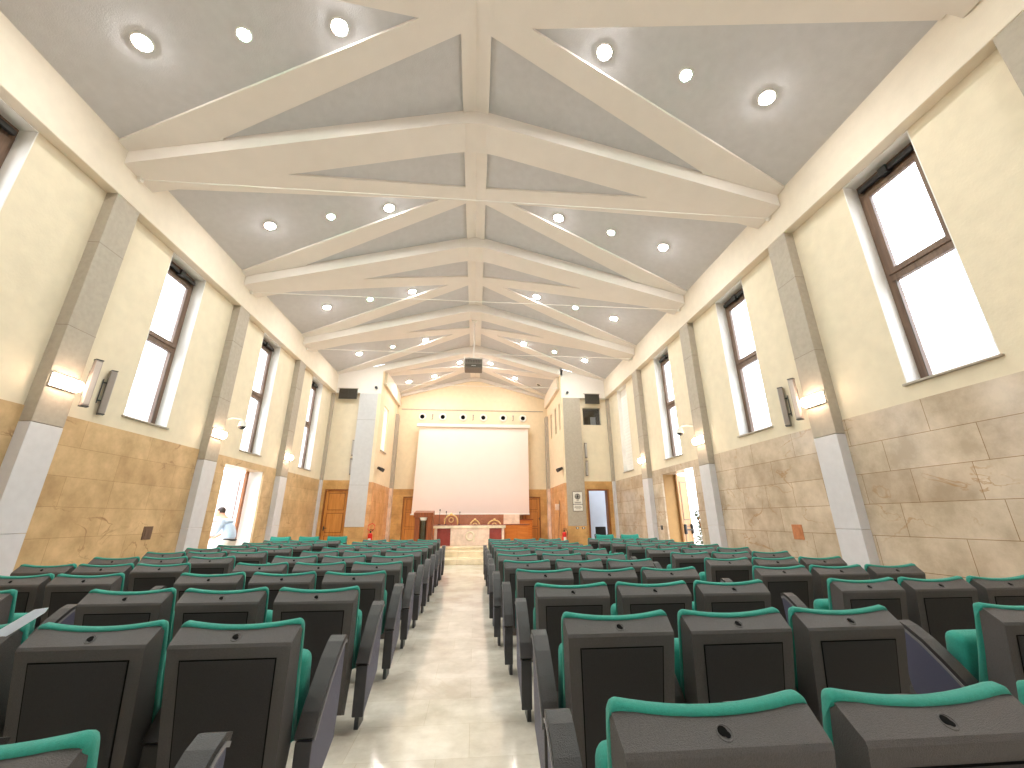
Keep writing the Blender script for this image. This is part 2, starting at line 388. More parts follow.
# right side door
d = door_empty((WR+.40, DY1-.10, 0), 0)
M['tan'] = wood('tan_leaf', srgb(150, 112, 72), srgb(172, 132, 90))
lf = door_leaf(d, 'leaf', .60, Z(DZ)-.03, M['tan'], M['tan'], M['signd'])
lf.location = (0, -.04, 0); lf.rotation_euler = (0, 0, math.radians(36))
bm = NB(); box(bm, .06, .52, -.075, -.05, .98, 1.02, bev=.008)
box(bm, .04, .14, -.07, -.0, .88, 1.16, bev=.02); box(bm, .45, .55, -.07, -.0, .88, 1.16, bev=.02)
obj('push_bar', bm, M['black'], lf)
bm = NB(); box(bm, 0, .06, 0, .10, 0, Z(DZ)); box(bm, 0, .06, -(DY1-DY0-.10), -(DY1-DY0-.20), 0, Z(DZ))
obj('door_frame', bm, M['oakd'], d)
# white lining of the left door reveal
bm = NB(); box(bm, WL-.40, WL-.03, DY1-.012, DY1-.002, 0, Z(DZ)); box(bm, WL-.40, WL-.03, DY0+.002, DY0+.012, 0, Z(DZ)); struct(trimname(), bm, M['reveal'])
bm = NB(); box(bm, WR+.03, WR+.40, DY1-.012, DY1-.002, 0, Z(DZ)); box(bm, WR+.03, WR+.40, DY0+.002, DY0+.012, 0, Z(DZ)); struct(trimname(), bm, M['ochre'])

# ------------------------------------------------------------------ front wall (two flanks), band, pilasters
def flank(x0, x1, holes_pl, door, vent):
    bm = NB()
    wall_panel(bm, lambda u, v, d: Vector((u, Y1+d, v)), (x0, x1), (Z(1.475), Z(5.06)), holes_pl, .3)
    struct('wall_front' if x0 < 0 else 'wall_front_right', bm, M['plaster'])
    bm = NB()
    wall_panel(bm, lambda u, v, d: Vector((u, Y1-.02+d, v)), (x0, x1), (0, Z(1.475)), [door], .32)
    struct(trimname(), bm, M['stoneF'])
    # band above
    bm = NB(); xs = (x0, x1)
    pts = [(x0, YF, Z(5.04)), (x1, YF, Z(5.04)), (x1, YF, Z(roofz(x1-XC))-.02), (x0, YF, Z(roofz(x0-XC))-.02)]
    prism(bm, pts, (0, .45, 0)); struct(trimname(), bm, M['white'])
flank(WL-.02, NL-.02, [], (-5.86, -4.93, -1, Z(1.14)), None)
flank(NR+.02, WR+.02, [(4.565, 5.427, Z(3.836), Z(4.676))], (4.575, 5.49, -1, Z(1.17)), None)
bm = NB(); box(bm, -4.93, -4.19, YF, Y1+.02, Z(-.27), Z(5.04), bev=.008); struct(trimname(), bm, mat('daylit_pilaster_stone', srgb(196, 196, 198), .55, noise=.04, nscale=9, detail=8))  # left stage pilaster: daylight from the side painted in as paler, bluer stone
bm = NB(); box(bm, 3.70, 4.46, YF, Y1+.02, Z(-.27), Z(5.04), bev=.008); struct(trimname(), bm, M['pil'])
bm = NB(); box(bm, -4.93, -4.19, YF, Y1-.01, 0, Z(-.275), bev=.006); box(bm, 3.70, 4.46, YF, Y1-.01, 0, Z(-.275), bev=.006)
struct(trimname(), bm, M['stoneF'])
bm = NB(); box(bm, -4.93, -4.19, YF-.001, YF+.01, Z(1.28), Z(1.287)); box(bm, -4.93, -4.19, YF-.001, YF+.01, Z(3.9), Z(3.907)); struct(trimname(), bm, M['joint'])
bm = NB()
box(bm, WL-.02, -5.98, YF, Y1+.02, Z(1.475), Z(5.04), bev=.006); box(bm, 5.66, WR+.02, YF, Y1+.02, Z(1.475), Z(5.04), bev=.006)
struct(trimname(), bm, M['pil'])
bm = NB()
box(bm, WL-.02, -5.98, YF, Y1+.02, 0, Z(1.472), bev=.006); box(bm, 5.66, WR+.02, YF, Y1+.02, 0, Z(1.472), bev=.006)
struct(trimname(), bm, M['pilw'])
# wooden door, left flank (closed)
d = door_empty((-5.86, Y1+.06, 0)); w_, h_ = .93, Z(1.14)
lf = door_leaf(d, 'leaf', w_-.08, h_-.05, M['oak'], M['oak'], M['oakd'], rows=((.06, .30), (.36, .64), (.70, .95)))
lf.location = (.04, 0, 0)
bm = NB(); box(bm, 0, .04, -.08, .1, 0, h_); box(bm, w_-.04, w_, -.08, .1, 0, h_); box(bm, .04, w_-.04, -.08, .1, h_-.05, h_); obj('door_frame', bm, M['oakd'], d)
bm = NB(); box(bm, .06, .2, -.07, -.05, 1.0, 1.025, bev=.006); box(bm, .05, .09, -.03, 0, .92, 1.08, bev=.005); obj('door_handle', bm, M['dmetal'], lf)
# open doorway, right flank
d = door_empty((4.575, Y1, 0)); w_, h_ = .915, Z(1.17)
bm = NB(); box(bm, 0, .07, -.05, .3, 0, h_, bev=.004); box(bm, w_-.07, w_, -.05, .3, 0, h_, bev=.004); box(bm, .07, w_-.07, -.05, .3, h_-.06, h_, bev=.004); obj('door_frame', bm, M['oakd'], d)
lf = door_leaf(d, 'leaf', .8, h_-.08, M['corr'], M['corr'], None); lf.rotation_euler = (0, 0, math.radians(80)); lf.location = (.13, .3, 0)
# corridor behind
bm = NB()
wall_panel(bm, lambda u, v, d_: Vector((u, 19.2+d_, v)), (NR+.25, 7.6), (0, 3.2), [], .1)
wall_panel(bm, lambda u, v, d_: Vector((7.6+d_, u, v)), (17.2, 19.3), (0, 3.2), [], .1)
wall_panel(bm, lambda u, v, d_: Vector((u, 17.2+v, 3.2+d_)), (NR+.25, 7.7), (0, 2.1), [], .1)
wall_panel(bm, lambda u, v, d_: Vector((u, 17.2+v, -.1+d_)), (WR+.4, 7.7), (0, 2.1), [], .1)
struct('wall_corridor', bm, M['corr'])
t = thing('office_chair', 'black padded chair seen through the open doorway right of the stage', 'chair', (5.42, 17.9, 0))
bm = NB(); box(bm, -.24, .24, -.24, .24, .42, .52, bev=.04); obj('seat', bm, M['black'], t)
bm = NB(); box(bm, -.23, .23, .2, .27, .55, 1.0, bev=.03); obj('backrest', bm, M['black'], t)
for sx in (-1, 1):
    bm = NB(); tube(bm, [(sx*.27, .2, .5), (sx*.28, .2, .68), (sx*.28, -.15, .7)], .02, 8); obj('armrest', bm, M['black'], t)
    for sy in (-1, 1): bm = NB(); cyl(bm, (sx*.2, sy*.2, 0), (sx*.18, sy*.18, .43), .015, n=10); obj('leg', bm, M['dmetal'], t)
# control booth behind the little window
bm = NB()
wall_panel(bm, lambda u, v, d_: Vector((u, 18.4+d_, v)), (4.2, 5.9), (Z(3.4), Z(4.9)), [], .08)
wall_panel(bm, lambda u, v, d_: Vector((4.2-d_, u, v)), (17.2, 18.4), (Z(3.4), Z(4.9)), [], .08)
wall_panel(bm, lambda u, v, d_: Vector((5.9+d_, u, v)), (17.2, 18.4), (Z(3.4), Z(4.9)), [], .08)
wall_panel(bm, lambda u, v, d_: Vector((u, 17.2+v, Z(4.9)+d_)), (4.2, 5.9), (0, 1.2), [], .08)
wall_panel(bm, lambda u, v, d_: Vector((u, 17.2+v, Z(3.4)-d_)), (4.2, 5.9), (0, 1.2), [], .08)
struct('wall_booth', bm, M['grille'])
wno[0] += 1
bm = NB(); a0, a1, b0, b1 = 4.565, 5.427, Z(3.836), Z(4.676)
for q_ in ((a0, a0+.035, b0, b1), (a1-.035, a1, b0, b1), (a0+.035, a1-.035, b0, b0+.035), (a0+.035, a1-.035, b1-.035, b1)): box(bm, q_[0], q_[1], Y1-.01, Y1+.06, q_[2], q_[3])
w = struct('window_%d' % wno[0], bm, M['plaster'])
bm = NB(); box(bm, a0+.03, a1-.03, Y1+.03, Y1+.036, b0+.03, b1-.03); obj('window_pane', bm, M['glass'], w)
o = NB(); box(o, 5.1, 5.34, 17.5, 17.52, Z(3.8), Z(4.35)); box(o, 5.1, 5.34, 17.49, 17.5, Z(4.33), Z(4.37))
tag(obj('roller_blind', o, M['corr']), 'pale blind hanging inside the dark booth window high on the right', 'blind')

# ------------------------------------------------------------------ niche
slots = [(16.95+.0, 17.3, Z(3.7), Z(4.9)), (17.95, 18.3, Z(3.7), Z(4.9)), (19.05, 19.4, Z(3.7), Z(4.9))]
slots[0] = (17.05, 17.35, Z(3.7), Z(4.88))
for side in ('left', 'right'):
    X = NL if side == 'left' else NR; s = -1 if side == 'left' else 1
    holes = [(17.5, 18.45, Z(2.8), Z(4.75))] if side == 'left' else slots
    bm = NB(); wall_panel(bm, lambda u, v, d_: Vector((X+s*d_, u, v)), (YF+.005, YB), (Z(1.40), Z(6.3)), holes, .25)
    struct('wall_niche_'+side, bm, M['nicheplaster'])
    bm = NB(); wall_panel(bm, lambda u, v, d_: Vector((X-s*.015+s*d_, u, v)), (YF+.005, YB), (0, Z(1.40)), [], .24)
    struct(trimname(), bm, M['stoneN'])
    bm = NB(); a, b = sorted((X-s*.14, X+s*.05)); box(bm, a, b, YB-.35, YB+.02, Z(1.40), Z(5.0), bev=.006); struct(trimname(), bm, M['pil'])
    bm = NB(); box(bm, a, b, YB-.35, YB+.02, .32, Z(1.395), bev=.006); struct(trimname(), bm, M['pinkmarble'])
    bm = NB(); a, b = sorted((X-s*.12, X+s*.02)); box(bm, a, b, YF+.3, YB, Z(5.50), Z(6.16), bev=.012); struct(trimname(), bm, M['beam'])
# niche left window: bright pane in a shallow opening
wno[0] += 1
bm = NB()
for q_ in ((17.5, 17.55, 2.8, 4.75), (18.40, 18.45, 2.8, 4.75), (17.55, 18.40, 2.8, 2.85), (17.55, 18.40, 4.70, 4.75)): box(bm, NL-.12, NL-.06, q_[0], q_[1], Z(q_[2]), Z(q_[3]))
w = struct('window_%d' % wno[0], bm, M['reveal'])
bm = NB(); box(bm, NL-.10, NL-.095, 17.53, 18.42, Z(2.83), Z(4.72)); obj('window_pane', bm, M['glass'], w)
bm = NB(); box(bm, NL-.1, NL+.05, 17.44, 18.51, Z(2.76), Z(2.80)); obj('window_sill', bm, M['pil'], w)
for (a, b, c, e) in slots:
    wno[0] += 1
    bm = NB(); box(bm, NR+.12, NR+.16, a, a+.05, c, e); box(bm, NR+.12, NR+.16, b-.05, b, c, e); box(bm, NR+.12, NR+.16, a+.05, b-.05, (c+e)/2-.03, (c+e)/2+.03)
    w = struct('window_%d' % wno[0], bm, M['frame'])
    bm = NB(); box(bm, NR+.17, NR+.19, a-.05, b+.05, c-.05, e+.05); obj('window_backing', bm, M['blackm'], w)
# back wall with two doors
bm = NB()
wall_panel(bm, lambda u, v, d_: Vector((u, YB+d_, v)), (NL-.3, NR+.3), (Z(1.38), Z(7.3)), [], .3); struct('wall_back', bm, M['nicheplaster'])
bm = NB(); wall_panel(bm, lambda u, v, d_: Vector((u, YB-.02+d_, v)), (NL-.1, NR+.1), (0, Z(1.38)), [(-3.42, -2.55, .32, Z(1.03)), (2.28, 3.17, .32, Z(1.03))], .3)
struct(trimname(), bm, M['stoneF'])
bm = NB(); box(bm, NL+.2, NR-.2, YB-.03, YB, Z(5.32), Z(5.36)); struct(trimname(), bm, M['pil'])
for x0, x1 in ((-3.42, -2.55), (2.28, 3.17)):
    d = door_empty((x0, YB+.04, .32)); h_ = Z(1.03)-.32
    lf = door_leaf(d, 'leaf', x1-x0-.08, h_-.04, M['oak'], M['oak'], M['oakd'], rows=((.05, .28), (.34, .66), (.72, .96))); lf.location = (.04, 0, 0)
    bm = NB(); box(bm, 0, .04, -.07, .08, 0, h_); box(bm, x1-x0-.04, x1-x0, -.07, .08, 0, h_); box(bm, .04, x1-x0-.04, -.07, .08, h_-.04, h_); obj('door_frame', bm, M['oakd'], d)
    bm = NB(); box(bm, .72, .83, -.06, -.045, 1.0, 1.02, bev=.005); box(bm, .79, .82, -.03, 0, .94, 1.08, bev=.005); obj('door_handle', bm, M['dmetal'], lf)

# ------------------------------------------------------------------ ceiling
def roof_sheet(name, xe, y0, y1, z0, m):
    bm = NB()
    for s in (-1, 1):
        pts = [(XC, y0, Z(z0)), (XC+s*xe, y0, Z(roofz(xe, z0))), (XC+s*xe, y0, Z(roofz(xe, z0))+.12), (XC, y0, Z(z0)+.12)]
        prism(bm, pts, (0, y1-y0, 0))
    return struct(name, bm, m)
roof_sheet('ceiling', 6.4, YR-.3, YF+.02, ROOF0, M['gray'])
def ribs(nodes_pairs, xe, z0, xa=.24, drop=.05, half=.32):
    """plaster strips between the panels, for each (node, direction, half bay length)"""
    for y, dr, L in nodes_pairs:
        bm = NB()
        for s in (-1, 1):
            def pt(xp, dy): return (XC+s*xp, y+dr*dy, Z(roofz(xp, z0))-drop)
            k = L/1.83; xo = xe*.75
            polys = [[(xe, half), (xe, .50*k), (.85, L), (xa, L), (xa, L-.25), (xo, half+.03), (xo, half)],
                     [(0, half), (xa, half), (xa, L), (0, L)]]
            for P in polys:
                prism(bm, [pt(*p) for p in P], (0, 0, drop+.01))
        struct(trimname(), bm, M['white'])
def chevron(y, xe, z0, half=.32, drop=.30, y0=None, y1=None):
    bm = NB(); a, b = (y-half, y+half) if y0 is None else (y0, y1)
    low = [(XC-xe, Z(roofz(xe, z0))-drop), (XC-.5, Z(roofz(.5, z0))-drop), (XC-.2, Z(roofz(.27, z0))-drop), (XC+.2, Z(roofz(.27, z0))-drop), (XC+.5, Z(roofz(.5, z0))-drop), (XC+xe, Z(roofz(xe, z0))-drop)]
    top = [(XC+xe, Z(roofz(xe, z0))+.02), (XC, Z(z0)+.02), (XC-xe, Z(roofz(xe, z0))+.02)]
    prism(bm, [(x, a, z) for x, z in low+top], (0, b-a, 0)); struct(trimname(), bm, M['white'])
pairs = []
for n in NODES:
    if n > -6: 
        chevron(n, 5.75, ROOF0)
        pairs.append((n, 1, 1.77))
        if n-1.89 > YR: pairs.append((n, -1, 1.89))
pairs.append((17.0, -1, 1.89))
ribs(pairs, 5.75, ROOF0)
chevron(0, 3.9, ROOF0, y0=YF, y1=17.25, drop=.32)
NZ = 7.15
roof_sheet('ceiling_niche', 4.1, 17.2, YB+.3, NZ, M['gray'])
ribs([(16.95, 1, 1.75), (20.45, -1, 1.75)], 3.84, NZ)
chevron(0, 3.84, NZ, y0=YB-.14, y1=YB+.05, drop=.16)
# tie rods
for n in NODES[3:]+[17.0]:
    bm = NB(); xa, xb = (EL, ER) if n < 16 else (NL+.10, NR-.10)
    cyl(bm, (xa, n, Z(5.56)), (xb, n, Z(5.56)), .010, n=10)
    for x in (xa+.02, xb-.02): cyl(bm, (x-.03, n, Z(5.56)), (x+.03, n, Z(5.56)), .045, n=14)
    if n < 16: lab = {2: 'nearest white steel tie rod spanning the hall, above the camera', 6: 'white steel tie rod at the first roof rib, largest one in view', 9: 'white steel tie rod at the second roof rib from the camera', 13: 'white steel tie rod at the third roof rib, in front of the projector'}[int(n)]
    else: lab = 'white steel tie rod across the opening of the stage niche'
    tag(obj('tie_rod', bm, M['wmetal'], smooth=True), lab, 'tie rod')

# ------------------------------------------------------------------ rear wall (behind the camera) with an unseen glazed opening added to let daylight in
bm = NB(); gl = [(-1.3, 1.0, 0, 2.6)]
wall_panel(bm, lambda u, v, d_: Vector((u, YR-d_, v)), (WL-.3, WR+.3), (0, 8.9), gl, .3); struct('wall_rear', bm, M['plaster'])
for (a, b, c, e) in gl:
    wno[0] += 1
    bm = NB(); box(bm, a, a+.07, YR-.2, YR-.14, c, e); box(bm, b-.07, b, YR-.2, YR-.14, c, e); box(bm, (a+b)/2-.04, (a+b)/2+.04, YR-.2, YR-.14, c, e); box(bm, a, b, YR-.2, YR-.14, e-.07, e); box(bm, a, b, YR-.2, YR-.14, c, c+.07)
    w = struct('window_%d' % wno[0], bm, M['frame'])
    bm = NB(); box(bm, a, b, YR-.175, YR-.17, c, e); obj('window_pane', bm, M['glass'], w)

# ------------------------------------------------------------------ downlights
def downlight(xp, y, z0, kind, label, group=None, on=True):
    s = 1 if xp > 0 else -1
    z = Z(roofz(xp, z0)); ang = math.atan(SL)*s
    t = thing('recessed_downlight', label, 'ceiling light', (XC+xp, y, z-.002), 0, group); t.rotation_euler = (0, ang, 0)
    R_ = .115 if kind.startswith('warm') else .09
    bm = NB(); torus(bm, (0, 0, -.004), R_, .016, (0, 0, 1), n=28, k=8); obj('trim_ring', bm, M['wmetal'], t, smooth=True)
    bm = NB(); r = R_-.012
    vs = bmesh.ops.create_uvsphere(bm, u_segments=20, v_segments=10, radius=r)['verts']
    for v in vs: v.co.z = v.co.z*.42
    dele = [v for v in bm.verts if v.co.z > .004]; bmesh.ops.delete(bm, geom=dele, context='VERTS')
    obj('lamp_lens', bm, (M[kind] if on else M['grille']), t, smooth='all')
    return t
bays = ['nearest bay', 'second bay', 'third bay', 'fourth bay']
for bi, y in enumerate([.53, 4.19, 7.85, 11.51, 15.2]):
    for s in (-1, 1):
        for j, xp in enumerate((2.0, 3.27, 4.53)):
            kind = 'cool' if j == 1 else 'warm'
            where = ('above the camera' if bi == 0 else 'in the %s ahead' % bays[bi-1])
            pos = ['warm one nearest the ridge', 'greenish one in the middle', 'warm one nearest the eaves'][j]
            downlight(s*xp, y, ROOF0, kind, 'round ceiling downlight, %s side, %s, %s' % ('left' if s < 0 else 'right', pos, where), 'ceiling downlights')
for s in (-1, 1):
    sd = 'left' if s < 0 else 'right'
    downlight(s*.72, 17.75, NZ, 'warmn', 'small warm downlight in the stage niche just %s of the projector' % sd, 'niche downlights')
    downlight(s*1.98, 18.8, NZ, 'warmn', 'warm downlight mid slope in the %s half of the stage niche ceiling' % sd, 'niche downlights')
downlight(-3.15, 18.8, NZ, 'warmn', 'warm downlight near the left eaves of the stage niche ceiling', 'niche downlights')
downlight(3.15, 18.8, NZ, 'warm', 'unlit dark downlight near the right eaves of the stage niche', 'niche downlights', on=False)

# ------------------------------------------------------------------ sconces, column speakers, dome cameras
ords = {2: 'pilaster nearest the camera', 6: 'first pilaster', 9: 'second pilaster', 13: 'third pilaster'}
for n in NODES[3:]:
    for s in (-1, 1):
        E = EL if s < 0 else ER; sd = 'left' if s < 0 else 'right'
        if n < 3: lab = 'glowing half-round wall lamp on the %s pilaster beside the camera' % sd
        else: lab = 'glowing half-round wall lamp on the %s in the %s hand row' % (ords[int(n)], sd)
        t = thing('wall_sconce', lab, 'wall lamp', (E+.0*s, n, Z(1.87)), 0 if s < 0 else PI, 'wall lamps on the pilasters')
        bm = NB()                                           # half drum of opal glass
        prof = [(.085*math.cos(a)+.012, .085*math.sin(a)) for a in [(-90+i*15)*PI/180 for i in range(13)]]
        prism(bm, [(x, -.195, z) for x, z in prof], (0, .39, 0)); obj('lamp_shade', bm, M['sconce'], t, smooth=True)
        bm = NB(); box(bm, -.012, .012, -.21, .21, -.10, .10, bev=.004); obj('back_plate', bm, M['metal'], t)
def column_speaker(loc, rz, lab, tilt=0, h=.72, grp='column loudspeakers'):
    t = thing('column_speaker', lab, 'loudspeaker', loc, rz, grp)
    mt = Matrix.Rotation(tilt, 4, 'Y')
    bm = NB(); box(bm, .05, .13, -.045, .045, -h/2, h/2, mtx=mt, bev=.008); obj('cabinet', bm, M['spk'], t)
    bm = NB(); box(bm, .128, .137, -.035, .035, -h/2+.025, h/2-.025, mtx=mt, bev=.003); obj('speaker_front', bm, M['spkg'], t)
    for za in (-h/2-.012, h/2-.004): bm = NB(); box(bm, .05, .134, -.047, .047, za, za+.016, mtx=mt); obj('end_cap', bm, M['dmetal'], t)
    bm = NB(); 
    for z in (-.15, .15): cyl(bm, (0, 0, z), (.06, 0, z), .012, n=10); 
    box(bm, -.005, .006, -.03, .03, -.2, .2, bev=.003); obj('bracket', bm, M['dmetal'], t)
    return t
for s in (-1, 1):
    X = WL if s < 0 else WR; E = EL if s < 0 else ER; sd = 'left' if s < 0 else 'right'
    base = 0 if s < 0 else PI
    column_speaker((E, 6.36, Z(1.97)), base+s*.5, 'slim column loudspeaker on the front of the first %s pilaster beside the lamp' % sd)
    column_speaker((X, 6.78, Z(1.98)), base+s*(-.9 if s < 0 else -.9), 'slim column loudspeaker with pale grille between first %s pilaster and window' % sd)
for x, sd in ((-4.965, 'left'), (4.62, 'right')):
    column_speaker((x, Y1, Z(2.75)), -PI/2, 'upper slim column loudspeaker on the front wall, %s of the stage' % sd, h=.60)
    column_speaker((x, Y1, Z(2.02)), -PI/2, 'lower slim column loudspeaker on the front wall, %s of the stage' % sd, tilt=.16, h=.60)
for s in (-1, 1):
    X = WL if s < 0 else WR; sd = 'left' if s < 0 else 'right'
    t = thing('dome_camera', 'white dome security camera on a curved arm beside the second %s pilaster' % sd, 'security camera', (X, 9.99, Z(2.25)), 0 if s < 0 else PI, 'security cameras')
    bm = NB(); tube(bm, [(0, 0, 0), (.12, 0, .05), (.28, 0, .07), (.42, 0, .05), (.5, 0, -.02)], .022, 10); cyl(bm, (0, 0, 0), (.03, 0, 0), .06); obj('arm', bm, M['wmetal'], t, smooth=True)
    bm = NB(); cyl(bm, (.5, 0, -.14), (.5, 0, -.02), .095, .075, 20); obj('housing', bm, M['wmetal'], t, smooth=True)
    bm = NB(); sph(bm, (.5, 0, -.14), .08, 20, 10, (1, 1, .85)); obj('dome', bm, M['black'], t, smooth='all')

# vents, small wall devices on the front wall
for x0, x1, sd in ((-5.78, -5.04, 'left'), (4.69, 5.34, 'right')):
    t = thing('air_vent', 'dark rectangular air grille high on the front wall, %s of the stage' % sd, 'air vent', ((x0+x1)/2, Y1, Z(5.0)), 0, 'air grilles on the front wall')
    w2 = (x1-x0)/2
    bm = NB(); box(bm, -w2, w2, -.185, -.165, -.22, .22); box(bm, -.012, .012, -.19, -.18, -.22, .22); obj('grille', bm, M['grille'], t)
    bm = NB()
    for k in range(11): box(bm, -w2+.02, w2-.02, -.195, -.18, -.2+k*.04, -.19+k*.04)
    obj('slat', bm, M['blackm'], t)
    bm = NB(); box(bm, -w2-.05, w2+.02, -.2, -.16, .22, .245); obj('frame', bm, M['pil'], t)
for x, z, sd in ((-4.285, 5.285, 'left'), (3.909, 5.257, 'right')):
    t = thing('wall_spotlight', 'tiny black fitting on the white band at the %s corner of the stage opening' % sd, 'spotlight', (x, YF, Z(z)), 0, 'band spotlights')
    bm = NB(); cyl(bm, (0, 0, 0), (0, -.09, 0), .05, .06); obj('housing', bm, M['black'], t, smooth=True)
    bm = NB(); torus(bm, (0, -.006, 0), .085, .012, (0, 1, 0)); obj('ring', bm, M['wmetal'], t, smooth=True)
for X, s, y in ((NL, 1, 17.3), (NR, -1, 16.95)):
    sd = 'left' if s > 0 else 'right'
    t = thing('stage_spotlight', 'black twin spotlight bracketed to the %s wall of the stage niche' % sd, 'spotlight', (X, y, Z(1.98)), 0, 'stage spotlights')
    bm = NB(); cyl(bm, (0, 0, 0), (s*.12, 0, 0), .02); cyl(bm, (s*.12, -.16, 0), (s*.12, .16, 0), .015); obj('bracket', bm, M['black'], t)
    for yy in (-.14, .12):
        bm = NB(); cyl(bm, (s*.06, yy, .03), (s*.24, yy-.05, -.06), .05, .08); obj('lamp_head', bm, M['black'], t, smooth=True)

# sign with a round crest and lines of text (illegible in the photograph)
t = thing('wall_sign', 'white framed sign with dark round crest on the right stage pilaster', 'sign', (4.13, YF, Z(.67)))
bm = NB(); box(bm, -.205, .205, -.02, 0, -.38, .38, bev=.01); obj('border', bm, M['signd'], t)
bm = NB(); box(bm, -.19, .19, -.026, -.019, -.10, .365, bev=.003); box(bm, -.19, .19, -.026, -.019, -.365, -.125, bev=.003); obj('panel', bm, M['signw'], t)
bm = NB(); torus(bm, (0, -.028, .19), .1, .014, (0, 1, 0)); cyl(bm, (0, -.032, .19), (0, -.025, .19), .055, n=6); box(bm, -.02, .02, -.031, -.026, .12, .27)
for k in range(8):
    a = k*PI/4; cyl(bm, (.07*math.cos(a), -.031, .19+.07*math.sin(a)), (.07*math.cos(a), -.026, .19+.07*math.sin(a)), .015, n=8)
obj('crest', bm, M['signd'], t)
bm = NB()
for z, w2 in ((.03, .05), (-.03, .14), (-.06, .12), (-.19, .13), (-.24, .15), (-.29, .1)): box(bm, -w2, w2, -.029, -.025, z-.008, z+.008)
obj('lettering', bm, M['signd'], t)
for x in (4.068, 4.311):
    t = thing('wall_socket', 'small pale socket plate below the sign, %s of the two' % ('left' if x < 4.2 else 'right'), 'socket', (x, YF, Z(-.345)), 0, 'socket plates below the sign')
    bm = NB(); box(bm, -.06, .06, -.012, 0, -.04, .04, bev=.004); obj('plate', bm, M['dmetal'], t); bm = NB(); box(bm, -.035, .035, -.018, -.01, -.02, .02, bev=.003); obj('socket', bm, M['signw'], t)
for X, s, y, z, lab, w2, m in ((WL, 1, 8.565, -.224, 'brown square wall box on the left stone wall below the first window', .11, 'frame'), (WR, -1, 7.22, -.236, 'terracotta square plate on the right stone wall', .12, 'tc')):
    if m == 'tc': M['tc'] = mat('terracotta', srgb(186, 118, 76), .6, noise=.1, nscale=20)
    t = thing('wall_plate', lab, 'wall plate', (X+s*.015, y, Z(z)))
    bm = NB(); box(bm, 0 if s > 0 else -.012, .012 if s > 0 else 0, -w2, w2, -w2*1.05, w2*1.05, bev=.003); obj('plate', bm, M[m], t)
    bm = NB(); box(bm, .01 if s > 0 else -.018, .018 if s > 0 else -.01, -w2*.6, w2*.6, -w2*.5, w2*.6, bev=.003); obj('cover', bm, M[m], t)
bm = NB(); box(bm, WR-.03, WR-.015, 12.72, 12.86, Z(-.33), Z(-.2), bev=.004); tag(obj('light_switch', bm, M['signd']), 'dark switch plate on the stone wall beyond the right side door', 'switch')

# ------------------------------------------------------------------ projection screen, nozzles, hooks
t = thing('projection_screen', 'huge white projection screen hanging in front of the back wall', 'projection screen', (0, 20.1, 0))
bm = NB(); prism(bm, [(-2.85, 0, Z(4.30)), (2.58, 0, Z(4.36)), (2.58, 0, Z(.235)), (-2.95, 0, Z(.235))], (0, .006, 0)); obj('screen_cloth', bm, M['screen'], t)
bm = NB(); box(bm, -2.98, 2.68, -.10, .10, Z(4.37), Z(4.53), bev=.02); obj('casing', bm, M['wmetal'], t)
bm = NB(); cyl(bm, (-3.0, .0, Z(.215)), (2.6, .0, Z(.215)), .03); obj('bottom_bar', bm, M['wmetal'], t, smooth=True)
bm = NB()
for x in (-2.2, -.2, 1.9): box(bm, x-.03, x+.03, 0, .28, Z(4.5), Z(4.56))
obj('bracket', bm, M['metal'], t)
for i, u in enumerate((-2.79, -1.76, -.73, .31, 1.33, 2.36)):
    t = thing('air_nozzle', 'round cream air nozzle with dark centre, %s of six above the screen' % ['leftmost', 'second', 'third', 'fourth', 'fifth', 'rightmost'][i], 'air nozzle', (u, YB, Z(4.96)), 0, 'air nozzles above the screen')
    bm = NB(); torus(bm, (0, -.02, 0), .15, .045, (0, 1, 0), 28, 10); obj('rim', bm, M['wmetal'], t, smooth='all')
    bm = NB(); cyl(bm, (0, -.03, 0), (0, 0, 0), .115, n=24); obj('throat', bm, M['blackm'], t)
for i, u in enumerate((-2.27, -.21, 1.85)):
    t = thing('wall_hook', 'small dark hook between a pair of nozzles, %s pair' % ['left', 'middle', 'right'][i], 'hook', (u, YB, Z(4.95)), 0, 'hooks above the screen')
    bm = NB(); tube(bm, [(0, 0, .14), (0, -.06, .14), (0, -.07, .0), (0, -.07, -.12), (-.04, -.06, -.14)], .014, 8); obj('rod', bm, M['dmetal'], t)
    bm = NB(); box(bm, -.03, .03, -.02, 0, .1, .18, bev=.004); obj('plate', bm, M['metal'], t)

# ------------------------------------------------------------------ projector on pole
t = thing('ceiling_projector', 'dark grey projector hanging from a pole below the ridge', 'projector', (-.19, 14.25, 0))
bm = NB(); box(bm, -.33, .33, -.3, .3, Z(5.27), Z(5.62), bev=.03); obj('body', bm, mat('projector_grey', srgb(116, 108, 100), .5, noise=.05), t)
bm = NB(); box(bm, -.3, .3, -.306, -.298, Z(5.30), Z(5.42), bev=.002)
for k in range(9): box(bm, -.26+k*.06, -.235+k*.06, -.312, -.3, Z(5.47), Z(5.58))
obj('vent_grille', bm, M['grille'], t)
bm = NB(); box(bm, -.07, .09, -.309, -.3, Z(5.345), Z(5.365)); obj('name_plate', bm, M['metal'], t)
bm = NB(); cyl(bm, (.08, .3, Z(5.47)), (.08, .36, Z(5.47)), .07); obj('lens', bm, M['black'], t, smooth=True)
bm = NB(); cyl(bm, (.0, 0, Z(5.66)), (.0, 0, Z(7.30)), .022); cyl(bm, (0, 0, Z(7.28)), (0, 0, Z(7.34)), .1)
obj('pole', bm, M['wmetal'], t, smooth=True)
bm = NB(); box(bm, -.3, .3, -.25, .25, Z(5.66), Z(5.68)); box(bm, -.35, -.33, -.2, .2, Z(5.4), Z(5.75)); box(bm, .33, .35, -.2, .2, Z(5.4), Z(5.75)); obj('bracket', bm, M['wmetal'], t)

